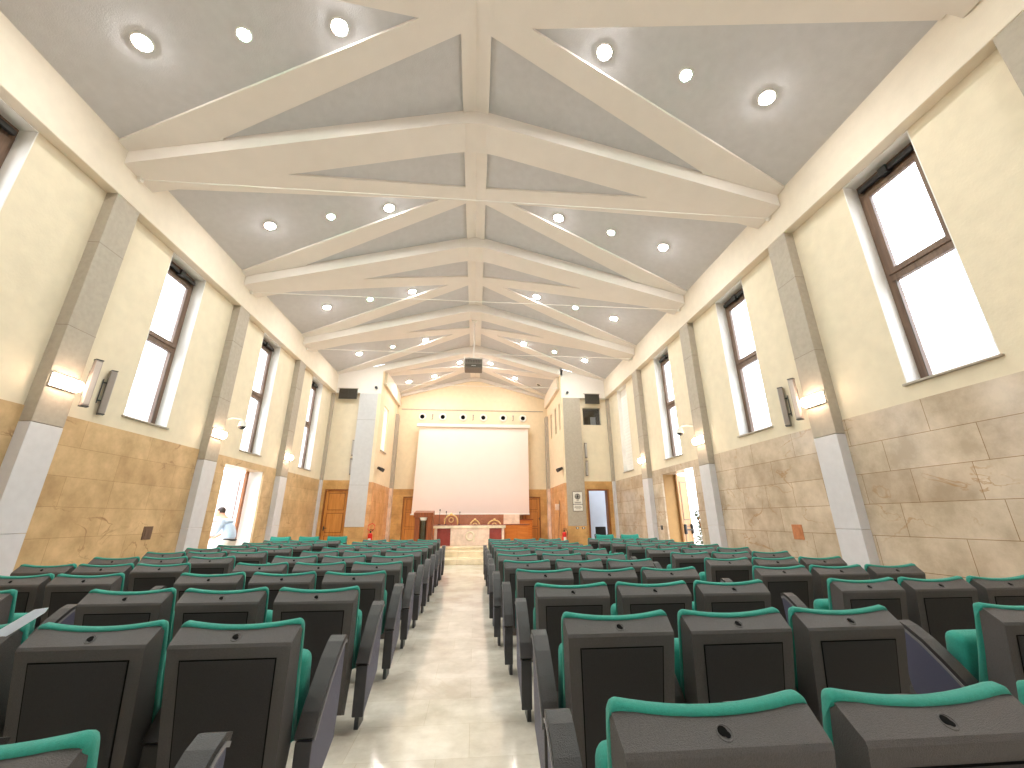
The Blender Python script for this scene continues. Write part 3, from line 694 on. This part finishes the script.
# ------------------------------------------------------------------ altar, lectern, desk, reredos, chairs behind
t = thing('altar', 'marble altar with pale pink front between red marble panels', 'altar', (.05, 16.0, .40))
z1 = Z(-.32)-.40
bm = NB(); box(bm, -.93, .50, -.02, .06, 0, z1, bev=.006); obj('front_slab', bm, M['pinkmarble'], t)
bm = NB(); torus(bm, (-.21, -.03, z1*.55), .14, .035, (0, 1, 0)); box(bm, -.1, -.04, -.04, -.02, z1*.2, z1*.5); obj('carved_emblem', bm, M['creammarble'], t)
for a, b in ((-1.42, -.93), (.50, .96)):
    bm = NB(); box(bm, a, b, 0, .7, 0, z1, bev=.006); obj('side_block', bm, M['redmarble'], t)
for a, b in ((-1.52, -1.42), (.96, 1.05)):
    bm = NB(); box(bm, a, b, -.01, .7, 0, z1, bev=.006); obj('corner_post', bm, M['pinkmarble'], t)
bm = NB(); box(bm, -1.56, 1.10, -.08, .82, z1, z1+.10, bev=.01); obj('table_slab', bm, M['creammarble'], t)
bm = NB(); box(bm, -1.6, 1.14, -.06, .86, z1+.10, z1+.125, bev=.004); obj('cloth_edge', bm, M['redmarble'], t)
tz = Z(-.32)+.125
for i, (x, z) in enumerate(((-1.32, .33), (-1.08, .26), (-.576, .24))):
    t = thing('gooseneck_microphone', 'thin black gooseneck microphone on the altar, %s of three' % ['leftmost', 'middle', 'rightmost'][i], 'microphone', (x, 16.1, tz), 0, 'microphones on the altar')
    bm = NB(); cyl(bm, (0, 0, 0), (0, 0, .02), .05); obj('base', bm, M['black'], t)
    bm = NB(); tube(bm, [(0, 0, .02), (0, .0, .2), (.01, .03, Z(z)-tz)], .008, 6); obj('stem', bm, M['black'], t)
    bm = NB(); sph(bm, (.01, .03, Z(z)-tz), .025, 10, 8, (1, 1, 1.5)); obj('capsule', bm, M['black'], t, smooth='all')
t = thing('gilded_armchair', 'ornate gilded high armchair with carved arched back behind the altar', 'armchair', (-.98, 17.9, .32))
def gchair(t, w, hb):
    bm = NB()
    arch = [(-w, 0, .45)] + [(-w*math.cos(a)*1.0, 0, hb-.25+.25*math.sin(a)) for a in [i*PI/10 for i in range(11)]] + [(w, 0, .45)]
    prism(bm, arch, (0, .05, 0)); obj('backrest', bm, M['brownmarble'], t)
    bm = NB(); tube(bm, [(p[0], .02, p[2]) for p in arch], .035, 8); sph(bm, (0, .0, hb+.02), .06); torus(bm, (0, -.01, hb-.2), .09, .02, (0, 1, 0)); obj('carved_frame', bm, M['gold'], t, smooth=True)
    bm = NB(); box(bm, -w, w, -.5, .02, .38, .48, bev=.03); obj('seat', bm, M['redmarble'], t)
    for sx in (-1, 1):
        bm = NB(); tube(bm, [(sx*w, .0, .7), (sx*w, -.4, .68), (sx*w, -.48, .62)], .03, 8); cyl(bm, (sx*w, -.42, .45), (sx*w, -.42, .68), .022); obj('armrest', bm, M['gold'], t)
        for sy in (-.45, 0): bm = NB(); cyl(bm, (sx*w*.92, sy, 0), (sx*w*.92, sy, .4), .02, .03); obj('leg', bm, M['gold'], t)
gchair(t, .26, 1.17)
for x, w, lab in ((.01, .2, 'low gilded armchair behind the altar, just right of the high one'), (.82, .28, 'low gilded armchair behind the right end of the altar')):
    t = thing('gilded_armchair', lab, 'armchair', (x, 17.9, .32)); gchair(t, w, .95)
t = thing('lectern', 'reddish wooden lectern with dark column front left of the altar', 'lectern', (-1.83, 15.45, .40))
hz = Z(.225)-.40
bm = NB(); box(bm, -.30, -.12, 0, .5, 0, hz-.14, bev=.006); box(bm, .12, .32, 0, .5, 0, hz-.14, bev=.006); box(bm, -.12, .12, .12, .5, 0, hz-.14); obj('side_panel', bm, M['lect'], t)
bm = NB(); cyl(bm, (0, .06, .08), (0, .06, hz-.26), .095, n=20); obj('column', bm, mat('dark_green_marble', srgb(66, 60, 42), .25, noise=.3, nscale=12), t, smooth=True)
bm = NB(); cyl(bm, (0, .06, 0), (0, .06, .08), .13, .11, 20); obj('plinth', bm, M['wmetal'], t, smooth=True)
bm = NB(); cyl(bm, (0, .06, hz-.26), (0, .06, hz-.16), .10, .15, 20); obj('capital', bm, M['wmetal'], t, smooth=True)
bm = NB(); prism(bm, [(-.34, -.06, hz-.16), (-.34, .52, hz-.16), (-.34, .52, hz+.08), (-.34, -.06, hz)], (.68, 0, 0)); obj('reading_top', bm, M['lect'], t)
t = thing('wooden_desk', 'honey coloured wooden desk at the right end of the altar', 'desk', (1.66, 16.95, .32))
dz = Z(-.19)-.32
bm = NB(); box(bm, -.46, .46, 0, .6, 0, dz-.04, bev=.006); obj('body', bm, M['honey'], t)
bm = NB(); box(bm, -.49, .52, -.03, .63, dz-.04, dz, bev=.006); obj('desk_top', bm, M['lect'], t)
bm = NB()
for a, b in ((-.42, -.03), (.03, .42)): box(bm, a, b, -.012, 0, .08, dz-.1, bev=.004)
obj('front_panel', bm, M['honey'], t)
t = thing('choir_stall', 'orange brown wooden stall standing against the back wall under the screen', 'stall', (.3, 19.6, .32))
bm = NB(); box(bm, 1.75, 2.35, 0, .5, 0, .96, bev=.01); obj('stall_body', bm, M['honey'], t)
bm = NB(); box(bm, 1.7, 2.4, -.04, .5, .96, 1.0); obj('stall_top', bm, M['lect'], t)
t = thing('reredos', 'low brown veined marble screen wall behind the altar', 'marble screen', (0, 19.3, .32))
bm = NB(); box(bm, -1.95, 1.3, 0, .2, 0, 1.20, bev=.01); obj('dark_slab', bm, M['brownmarble'], t)
bm = NB(); box(bm, 1.3, 2.03, .0, .2, 0, 1.20, bev=.01); obj('pale_slab', bm, M['pinkmarble'], t)

# fire extinguishers
def extinguisher(loc, s, lab, hoop):
    t = thing('fire_extinguisher', lab, 'fire extinguisher', loc, 0, 'fire extinguishers')
    bm = NB(); cyl(bm, (0, 0, 0), (0, 0, .46), .085, n=20); sph(bm, (0, 0, .46), .085, 20, 10, (1, 1, .7)); obj('cylinder_body', bm, M['red'], t, smooth=True)
    bm = NB(); cyl(bm, (0, 0, .5), (0, 0, .6), .025); box(bm, -.03, .12, -.015, .015, .58, .60); box(bm, -.03, .12, -.015, .015, .63, .645); obj('valve', bm, M['black'], t)
    bm = NB()
    if hoop: tube(bm, [(-.02, 0, .58), (-.12, 0, .66), (-.1, 0, .8), (.04, 0, .86), (.14, 0, .78), (.12, 0, .66), (.02, 0, .58)], .014, 8)
    else: tube(bm, [(0, 0, .58), (.1, 0, .6), (.14, 0, .5), (.12, 0, .1)], .014, 8)
    obj('hose', bm, M['black'] if not hoop else M['red'], t)
    bm = NB(); box(bm, -.05, .05, -.09, -.084, .15, .33); obj('instruction_label', bm, M['signw'], t)
extinguisher((-3.9, 16.62, .32+.25-.25), 1, 'red fire extinguisher with looped hose at the left edge of the stage', True)
extinguisher((3.50, 16.62, .32), -1, 'red fire extinguisher at the right edge of the stage', False)
for e_ in [o for o in bpy.data.objects if o.name.startswith('fire_ext')]: e_.location.z = .32
t = thing('processional_pole', 'thin dark pole leaning on the right niche wall above the extinguisher', 'pole', (3.52, 17.6, .32))
bm = NB(); cyl(bm, (-.12, -.3, 0), (.06, .1, 1.75), .014, n=8); obj('shaft', bm, M['frame'], t)
bm = NB(); box(bm, -.14, .06, .1, .13, 1.35, 1.6, bev=.02); obj('banner', bm, M['pinkmarble'], t)

# ------------------------------------------------------------------ auditorium chairs
def chair_proto():
    t = thing('auditorium_chair', '-', 'chair')
    N = 10
    def hw(z): return .232+.030*min(1, max(0, (z-.13)/.67))
    def loft(bm, prof_fn, ts):
        rows = []
        for tt in ts: rows.append([bm.verts.new(Vector(p)) for p in prof_fn(tt)])
        n = len(rows[0])
        for a, b in zip(rows, rows[1:]):
            for k in range(n): bm.faces.new((a[k], a[(k+1) % n], b[(k+1) % n], b[k]))
        bm.faces.new(rows[0]); bm.faces.new(rows[-1])
    ts = [-1+2*i/N for i in range(N+1)]
    def shell(tt):
        c = 1-tt*tt; zt = .872-.024*c-.012*max(0, (abs(tt)-.9)/.1)
        P = [(.02, zt), (-.004, zt), (-.072, .806), (-.076, .792), (-.020, .45), (.033, .13), (.09, .11), (.135, .40), (.05, .80)]
        out = []
        for i, (y, z) in enumerate(P):
            w = hw(z)
            if i in (2, 3, 4, 5): w -= .005
            out.append((tt*w, y-.012*c if i in (0, 1, 8) else y, z))
        return out
    bm = NB(); loft(bm, shell, ts); sh = obj('backrest_shell', bm, M['shell'], t, smooth=True, sharp=14)
    def back(zz): return (-.076+(.792-zz)/.342*.056) if zz > .45 else (-.020+(.45-zz)/.32*.053)
    def strip(bm, x0, x1, z0, z1, d):
        k = (.232+.030*(z0-.13)/.67)/.262
        prism(bm, [(x0*k, back(z0)-d, z0), (x1*k, back(z0)-d, z0), (x1, back(z1)-d, z1), (x0, back(z1)-d, z1)], (0, .012, 0))
    bm = NB(); strip(bm, -.195, .195, .22, .742, .0035); obj('rear_panel', bm, M['shellp'], sh)
    bm = NB(); strip(bm, -.201, -.195, .214, .748, .0015); strip(bm, .195, .201, .214, .748, .0015); strip(bm, -.195, .195, .742, .748, .0015)
    obj('panel_groove', bm, M['blackm'], sh)
    nrm = Vector((0, -.042, .056)).normalized(); c0 = Vector((0, -.044, .827))
    bm = NB(); cyl(bm, c0-nrm*.004, c0+nrm*.0015, .012, n=12); cyl(bm, c0+Vector((.008, -.006, -.005))-nrm*.004, c0+Vector((.008, -.006, -.005))+nrm*.0016, .008, n=10); obj('finger_hole', bm, M['blackm'], sh)
    bm = NB(); torus(bm, c0+Vector((.004, -.003, -.0025)), .019, .0022, nrm, 18, 6); obj('hole_rim', bm, M['shell'], sh, smooth='all')
    def cush(tt):
        c = 1-tt*tt; a = abs(tt); r = max(0, (a-.90)/.10); zt = .884-.024*c-.020*r*r*r; e = r*r
        P = [(-.008+.004*e, zt-.012), (.0, zt), (.022, zt+.004-.004*e), (.048-.010*e, zt-.006-.006*e), (.060-.012*e, .80), (.11-.02*e, .62), (.172-.02*e, .42), (.172, .36), (.125, .36), (.052, .66), (.016, .84)]
        return [(tt*(hw(z)+.002), y-.012*c, z) for y, z in P]
    bm = NB(); loft(bm, cush, [-1, -.985, -.96, -.92]+ts[1:-1]+[.92, .96, .985, 1]); obj('backrest_cushion', bm, M['teal'], t, smooth='all')
    mt = Matrix.Translation((0, .255, .50)) @ Matrix.Rotation(math.radians(10), 4, 'X')
    bm = NB(); box(bm, -.25, .25, -.075, .045, -.18, .205, mtx=mt, bev=.045, seg=4); obj('seat', bm, M['teal'], t, smooth='all')
    bm = NB(); box(bm, -.20, .20, .04, .062, -.18, .13, mtx=mt, bev=.01); obj('seat_pan', bm, M['shell'], t)
    for k in (-1, 1):
        pass
    return t
def arm_parts(t, xo):
    """arm panel beside the seat, high at the front tip and sweeping down to the back"""
    pts = [(.045, .115), (.045, .40), (.10, .475), (.18, .555), (.27, .635), (.345, .685), (.385, .70), (.41, .69), (.415, .66), (.405, .40), (.385, .27)]
    bm = NB(); prism(bm, [(xo-.032, y, z) for y, z in pts], (.064, 0, 0)); p = obj('side_panel', bm, M['arm'], t)
    top = pts[1:8]
    def band(w, d0, d1):
        b_ = NB(); outer = []; inner = []
        for i, (y, z) in enumerate(top):
            a = top[max(0, i-1)]; c = top[min(len(top)-1, i+1)]; dx, dz_ = c[0]-a[0], c[1]-a[1]; L_ = math.hypot(dx, dz_); nx, nz = -dz_/L_, dx/L_
            outer.append((y+nx*d1, z+nz*d1)); inner.append((y+nx*d0, z+nz*d0))
        for i in range(len(top)-1):
            prism(b_, [(xo-w, *inner[i]), (xo-w, *outer[i]), (xo-w, *outer[i+1]), (xo-w, *inner[i+1])], (2*w, 0, 0))
        bmesh.ops.remove_doubles(b_, verts=b_.verts, dist=1e-5)
        return b_
    obj('armrest_pad', band(.040, 0, .026), M['pad'], p)
    obj('pad_edge', band(.044, -.010, .004), M['trim'], p)
    bm = NB(); box(bm, xo-.036, xo+.036, .030, .046, .115, .40, bev=.006); obj('rear_strip', bm, M['pad'], p)
    bm = NB(); xi = xo-.03*(1 if xo > 0 else -1); box(bm, xi-.014, xi+.014, .16, .30, .0, .22); obj('foot', bm, M['dmetal'], p)
protos = {}
def proto(kind):
    if kind in protos: return protos[kind], False
    p = chair_proto()
    if kind[0]: arm_parts(p, -kind[0])
    if kind[1]: arm_parts(p, kind[1])
    kids_of(p); protos[kind] = p; return p, True
YS = [1.2, 2.21, 3.18, 4.07, 4.95, 5.82, 6.69, 7.56, 8.43, 9.30, 10.17]
RX0 = [.345, .435, .435, .385, .33, .31, .335, .335, .33, .32, .32]
RO = ['nearest', 'second', 'third', 'fourth', 'fifth', 'sixth', 'seventh', 'eighth', 'ninth', 'tenth', 'farthest']
CO = ['first', 'second', 'third', 'fourth', 'fifth', 'sixth']
def put_chair(kind, x, y, lab, grp, rz=0):
    p, first = proto(kind); o = p if first else copy_tree(p)
    o.location = (x, y, 0); o.rotation_euler = (0, 0, rz); o['label'] = lab; o['group'] = grp
    return o
for r, y in enumerate(YS):
    for c in range(6):
        # right block
        x0 = RX0[r] + .6*c if c < 3 else 2.71 + .595*(c-3)
        kind = [(.328, 0), (.30, 0), (.30, .328), (.35, 0), (.298, 0), (.298, .328)][c]
        put_chair(kind, x0+.27, y, 'dark grey and teal auditorium chair, right of aisle, %s row, %s from aisle' % (RO[r], CO[c]), 'chairs right of the centre aisle')
        xr = -.78 - .62*c if c < 3 else -3.06 - .595*(c-3)
        if r == 0: xr -= .03
        kind = [(0, .328), (0, .31), (.328, .31), (0, .35), (0, .298), (.328, .298)][c]
        yy = y + .045*max(0, -xr-.8) - (.06 if r == 0 else 0)
        put_chair(kind, xr-.27, yy, 'dark grey and teal auditorium chair, left of aisle, %s row, %s from aisle' % (RO[r], CO[c]), 'chairs left of the centre aisle')
# chairs turned round near the front walls
for i, xs_ in enumerate([(3.84, 'right'), (4.60, 'right'), None, (-5.34, 'left'), (-4.58, 'left'), (-3.82, 'left')]):
    if xs_ is None: continue
    x, sd = xs_
    lab = {0: 'teal auditorium chair facing the camera, in front of the open right doorway', 1: 'teal auditorium chair facing the camera, nearest the right wall', 
           3: 'teal auditorium chair facing the camera, nearest the left wall', 4: 'teal auditorium chair facing the camera, second from the left wall', 5: 'teal auditorium chair facing the camera, innermost of the left three'}[i]
    put_chair((.328, .328), x, 12.5, lab, 'turned chairs near the front', rz=PI)
# folded paper on a chair back
t = thing('folded_paper', 'folded white paper stuck between two chairs at lower left', 'paper', (-2.035, 2.225, .865))
bm = NB(); P = [(-.07, 0, -.02), (-.055, 0, -.062), (.105, .012, .058), (.112, .014, .078), (.06, .01, .072)]
prism(bm, P, (0, .004, 0)); prism(bm, [(p[0]*.96, p[1]+.008, p[2]*.96+.004) for p in P], (0, .004, 0)); obj('sheet', bm, M['paper'], t)

# ------------------------------------------------------------------ person in the left doorway
def skin_body(name, joints, edges, m, parent=None, sub=2):
    me = bpy.data.meshes.new(name); me.from_pydata([j[0] for j in joints], edges, []); me.materials.append(m)
    o = bpy.data.objects.new(name, me); C.objects.link(o)
    md = o.modifiers.new('Skin', 'SKIN'); md.use_smooth_shade = True
    for i, j in enumerate(joints):
        r = j[1]; me.skin_vertices[0].data[i].radius = (r if isinstance(r, tuple) else (r, r))
    me.skin_vertices[0].data[0].use_root = True
    s2 = o.modifiers.new('Sub', 'SUBSURF'); s2.levels = sub; s2.render_levels = sub
    bpy.context.view_layer.update()
    dg = bpy.context.evaluated_depsgraph_get(); me2 = bpy.data.meshes.new_from_object(o.evaluated_get(dg))
    bpy.data.objects.remove(o); me2.name = name
    me2.materials.clear(); me2.materials.append(m)
    for p in me2.polygons: p.use_smooth = True
    o = bpy.data.objects.new(name, me2); C.objects.link(o)
    if parent: o.parent = parent
    return o
# local: person faces -x, bent slightly forward, looking down; origin between the feet
J = [((0.02, 0, .93), .08), ((.0, 0, 1.08), (.09, .08)), ((-.10, 0, 1.28), (.10, .08)), ((-.19, 0, 1.40), .07), ((-.25, 0, 1.47), .055),
     ((-.30, 0, 1.53), .075), ((-.345, 0, 1.60), .09), ((-.36, 0, 1.66), .075),
     ((-.15, .19, 1.37), .042), ((-.20, .24, 1.12), .045), ((-.40, .16, .98), .035), ((-.45, .14, .96), .03),
     ((-.15, -.19, 1.37), .042), ((-.18, -.24, 1.12), .045), ((-.38, -.18, .96), .035), ((-.43, -.16, .94), .03),
     ((.03, .09, .88), .07), ((-.02, .11, .48), .065), ((.03, .11, .10), .045), ((-.10, .12, .04), .035),
     ((.03, -.09, .88), .07), ((-.03, -.11, .48), .065), ((.03, -.11, .10), .045), ((-.10, -.12, .04), .035)]
Ed = [(0, 1), (1, 2), (2, 3), (3, 4), (4, 5), (5, 6), (6, 7), (3, 8), (8, 9), (9, 10), (10, 11), (3, 12), (12, 13), (13, 14), (14, 15), (0, 16), (16, 17), (17, 18), (18, 19), (0, 20), (20, 21), (21, 22), (22, 23)]
body = skin_body('person', J, Ed, M['skin'])
bm = NB(); bm.from_mesh(body.data)
sph(bm, (-.345, 0, 1.585), .098, 18, 12, (1.0, .82, 1.22))          # skull
sph(bm, (-.448, 0, 1.565), .018, 8, 6, (1.2, .8, 1.3))               # nose
sph(bm, (-.42, 0, 1.505), .034, 10, 8, (1, 1.1, .8))                 # chin
for sy in (-1, 1):
    sph(bm, (-.335, sy*.082, 1.575), .022, 8, 6, (.8, .4, 1.4))      # ears
    hx, hy, hz_ = -.46, sy*.15, .95
    sph(bm, (hx, hy, hz_), .038, 10, 8, (1.3, .5, 1))
    for k in range(4): tube(bm, [(hx-.03, hy, hz_+.028-.019*k), (hx-.075, hy-sy*.01, hz_+.02-.019*k), (hx-.10+.006*abs(k-1), hy-sy*.03, hz_+.005-.018*k)], .0085, 6)
    tube(bm, [(hx, hy-sy*.01, hz_+.03), (hx-.03, hy-sy*.035, hz_+.045), (hx-.055, hy-sy*.045, hz_+.035)], .010, 6)
bm.to_mesh(body.data); bm.free()
body.location = (-6.10, 11.36, 0); body.scale = (.955, .955, .955)
tag(body, 'person in pale blue shirt and black belt looking down in the left doorway', 'person')
sj = [((.03, 0, .84), (.17, .15)), ((.0, 0, 1.04), (.185, .16)), ((-.10, 0, 1.28), (.19, .15)), ((-.17, 0, 1.40), (.12, .12)), ((-.16, .18, 1.36), .095), ((-.20, .25, 1.12), .066), ((-.34, .19, 1.02), .05), ((-.16, -.18, 1.36), .095), ((-.18, -.25, 1.12), .066), ((-.32, -.21, 1.0), .05)]
skin_body('shirt', sj, [(0, 1), (1, 2), (2, 3), (3, 4), (4, 5), (5, 6), (3, 7), (7, 8), (8, 9)], M['shirt'], body)
tj = [((.02, 0, 1.0), (.14, .13)), ((.03, 0, .88), (.165, .16)), ((.02, .09, .74), .12), ((-.02, .11, .48), .085), ((.03, .11, .10), .07), ((.02, -.09, .74), .12), ((-.03, -.11, .48), .085), ((.03, -.11, .10), .07)]
skin_body('trousers', tj, [(0, 1), (1, 2), (2, 3), (3, 4), (1, 5), (5, 6), (6, 7)], M['trou'], body)
bm = NB(); torus(bm, (0, 0, 0), .15, .018, (0, 0, 1), 28, 8)
for v in bm.verts: v.co = Vector((.028+v.co.x*.93, v.co.y*1.0, .905+v.co.z*1.2-v.co.x*.1))
obj('belt', bm, M['belt'], body, smooth=True)
bm = NB(); sph(bm, (-.325, 0, 1.615), .098, 18, 12, (1.02, .88, 1.05))
for v in list(bm.verts):
    if v.co.z < 1.60 and v.co.x < -.35: bm.verts.remove(v)
obj('hair', bm, M['hair'], body, smooth='all')
for sy in (-1, 1):
    bm = NB(); box(bm, -.17, .1, sy*.11-.045, sy*.11+.045, 0, .08, bev=.03, seg=3); obj('shoe', bm, M['belt'], body, smooth='all')

# ------------------------------------------------------------------ outside
bm = NB(); box(bm, -60, WL-.45, -40, 60, -.25, -.05); box(bm, WR+.45, 60, -40, 60, -.25, -.05); box(bm, WL-.45, WR+.45, -40, YR-.31, -.25, -.05)
struct('ground', bm, M['pave'])
def facade(x0, x1, lab):
    t = thing('neighbouring_building', lab, 'building', ((x0+x1)/2, 6, 0)); hwid = (x1-x0)/2
    bm = NB(); box(bm, -hwid, hwid, -14, 16, 0, 5.4); obj('wall', bm, M['ext'], t)
    bm = NB(); box(bm, -hwid-.4, hwid+.4, -14.4, 16.4, 5.4, 5.6); obj('roof', bm, M['ext'], t)
    s = -1 if x0 > 0 else 1; fx = -hwid if x0 > 0 else hwid
    for k in range(6):
        bm = NB(); box(bm, min(fx, fx+s*.04), max(fx, fx+s*.04), -12+k*4.5, -10.8+k*4.5, 2.6, 4.2); w = obj('window', bm, M['corr'], t)
facade(12.5, 18, 'white building seen overexposed through the right hand windows')
facade(-19, -13.5, 'white building seen overexposed through the left hand windows')
rr = random.Random(3)
t = thing('garden_bush', 'dark leafy bush outside the open right side door', 'bush', (7.25, 12.95, -.05))
bm = NB()
for k in range(900):
    a = rr.uniform(0, 2*PI); h = rr.uniform(.1, 1.75); r_ = rr.uniform(.05, .42)*(1.1-.45*h/1.75)
    p = Vector((r_*math.cos(a), r_*math.sin(a), h)); q = Vector((rr.uniform(-1, 1), rr.uniform(-1, 1), rr.uniform(-.5, 1))).normalized()
    u = q.orthogonal().normalized()*.028; w_ = q*.075
    bm.faces.new([bm.verts.new(p+v) for v in (-w_, u, w_, -u)])
obj('leaves', bm, M['leafg'], t)
bm = NB()
for k in range(7): a = k*.9; tube(bm, [(0, 0, -.04), (.1*math.cos(a), .1*math.sin(a), .6), (.28*math.cos(a), .28*math.sin(a), 1.4)], .012, 6)
obj('stem', bm, M['oakd'], t)

# ------------------------------------------------------------------ world, lights, camera
w = bpy.data.worlds.new('World'); bpy.context.scene.world = w; w.use_nodes = True
nt = w.node_tree; bg = nt.nodes['Background']; bg.inputs[0].default_value = (.90, .95, 1, 1); bg.inputs[1].default_value = 5.0
def spot(name, loc, rot, e, col, size=.12, ang=150):
    l = bpy.data.lights.new(name, 'SPOT'); l.energy = e; l.color = col; l.shadow_soft_size = size; l.spot_size = math.radians(ang); l.spot_blend = .6
    o = bpy.data.objects.new(name, l); C.objects.link(o); o.location = loc; o.rotation_euler = rot
l = bpy.data.lights.new('corridor_fill', 'POINT'); l.energy = 22; l.color = (.9, .95, 1); l.shadow_soft_size = .15
o = bpy.data.objects.new('corridor_fill', l); C.objects.link(o); o.location = (5.6, 18.2, 2.9)  # unseen fill light added to brighten the corridor behind the doorway

cam = bpy.data.cameras.new('Camera'); co = bpy.data.objects.new('Camera', cam); C.objects.link(co)
cam.sensor_width = 36; cam.lens = 404.4/1024*36; cam.clip_start = .02; cam.clip_end = 300
co.matrix_world = Matrix.Translation((0, 0, H)) @ Matrix.Rotation(-.0881, 4, 'Z') @ Matrix.Rotation(PI/2+.3223, 4, 'X') @ Matrix.Rotation(-.0034, 4, 'Z')
sc = bpy.context.scene; sc.camera = co
sc.view_settings.view_transform = 'Standard'; sc.view_settings.look = 'None'; sc.view_settings.gamma = 1; sc.view_settings.use_curve_mapping = False
sc.view_settings.exposure = 0.92
sc.cycles.max_bounces = 14; sc.cycles.diffuse_bounces = 10
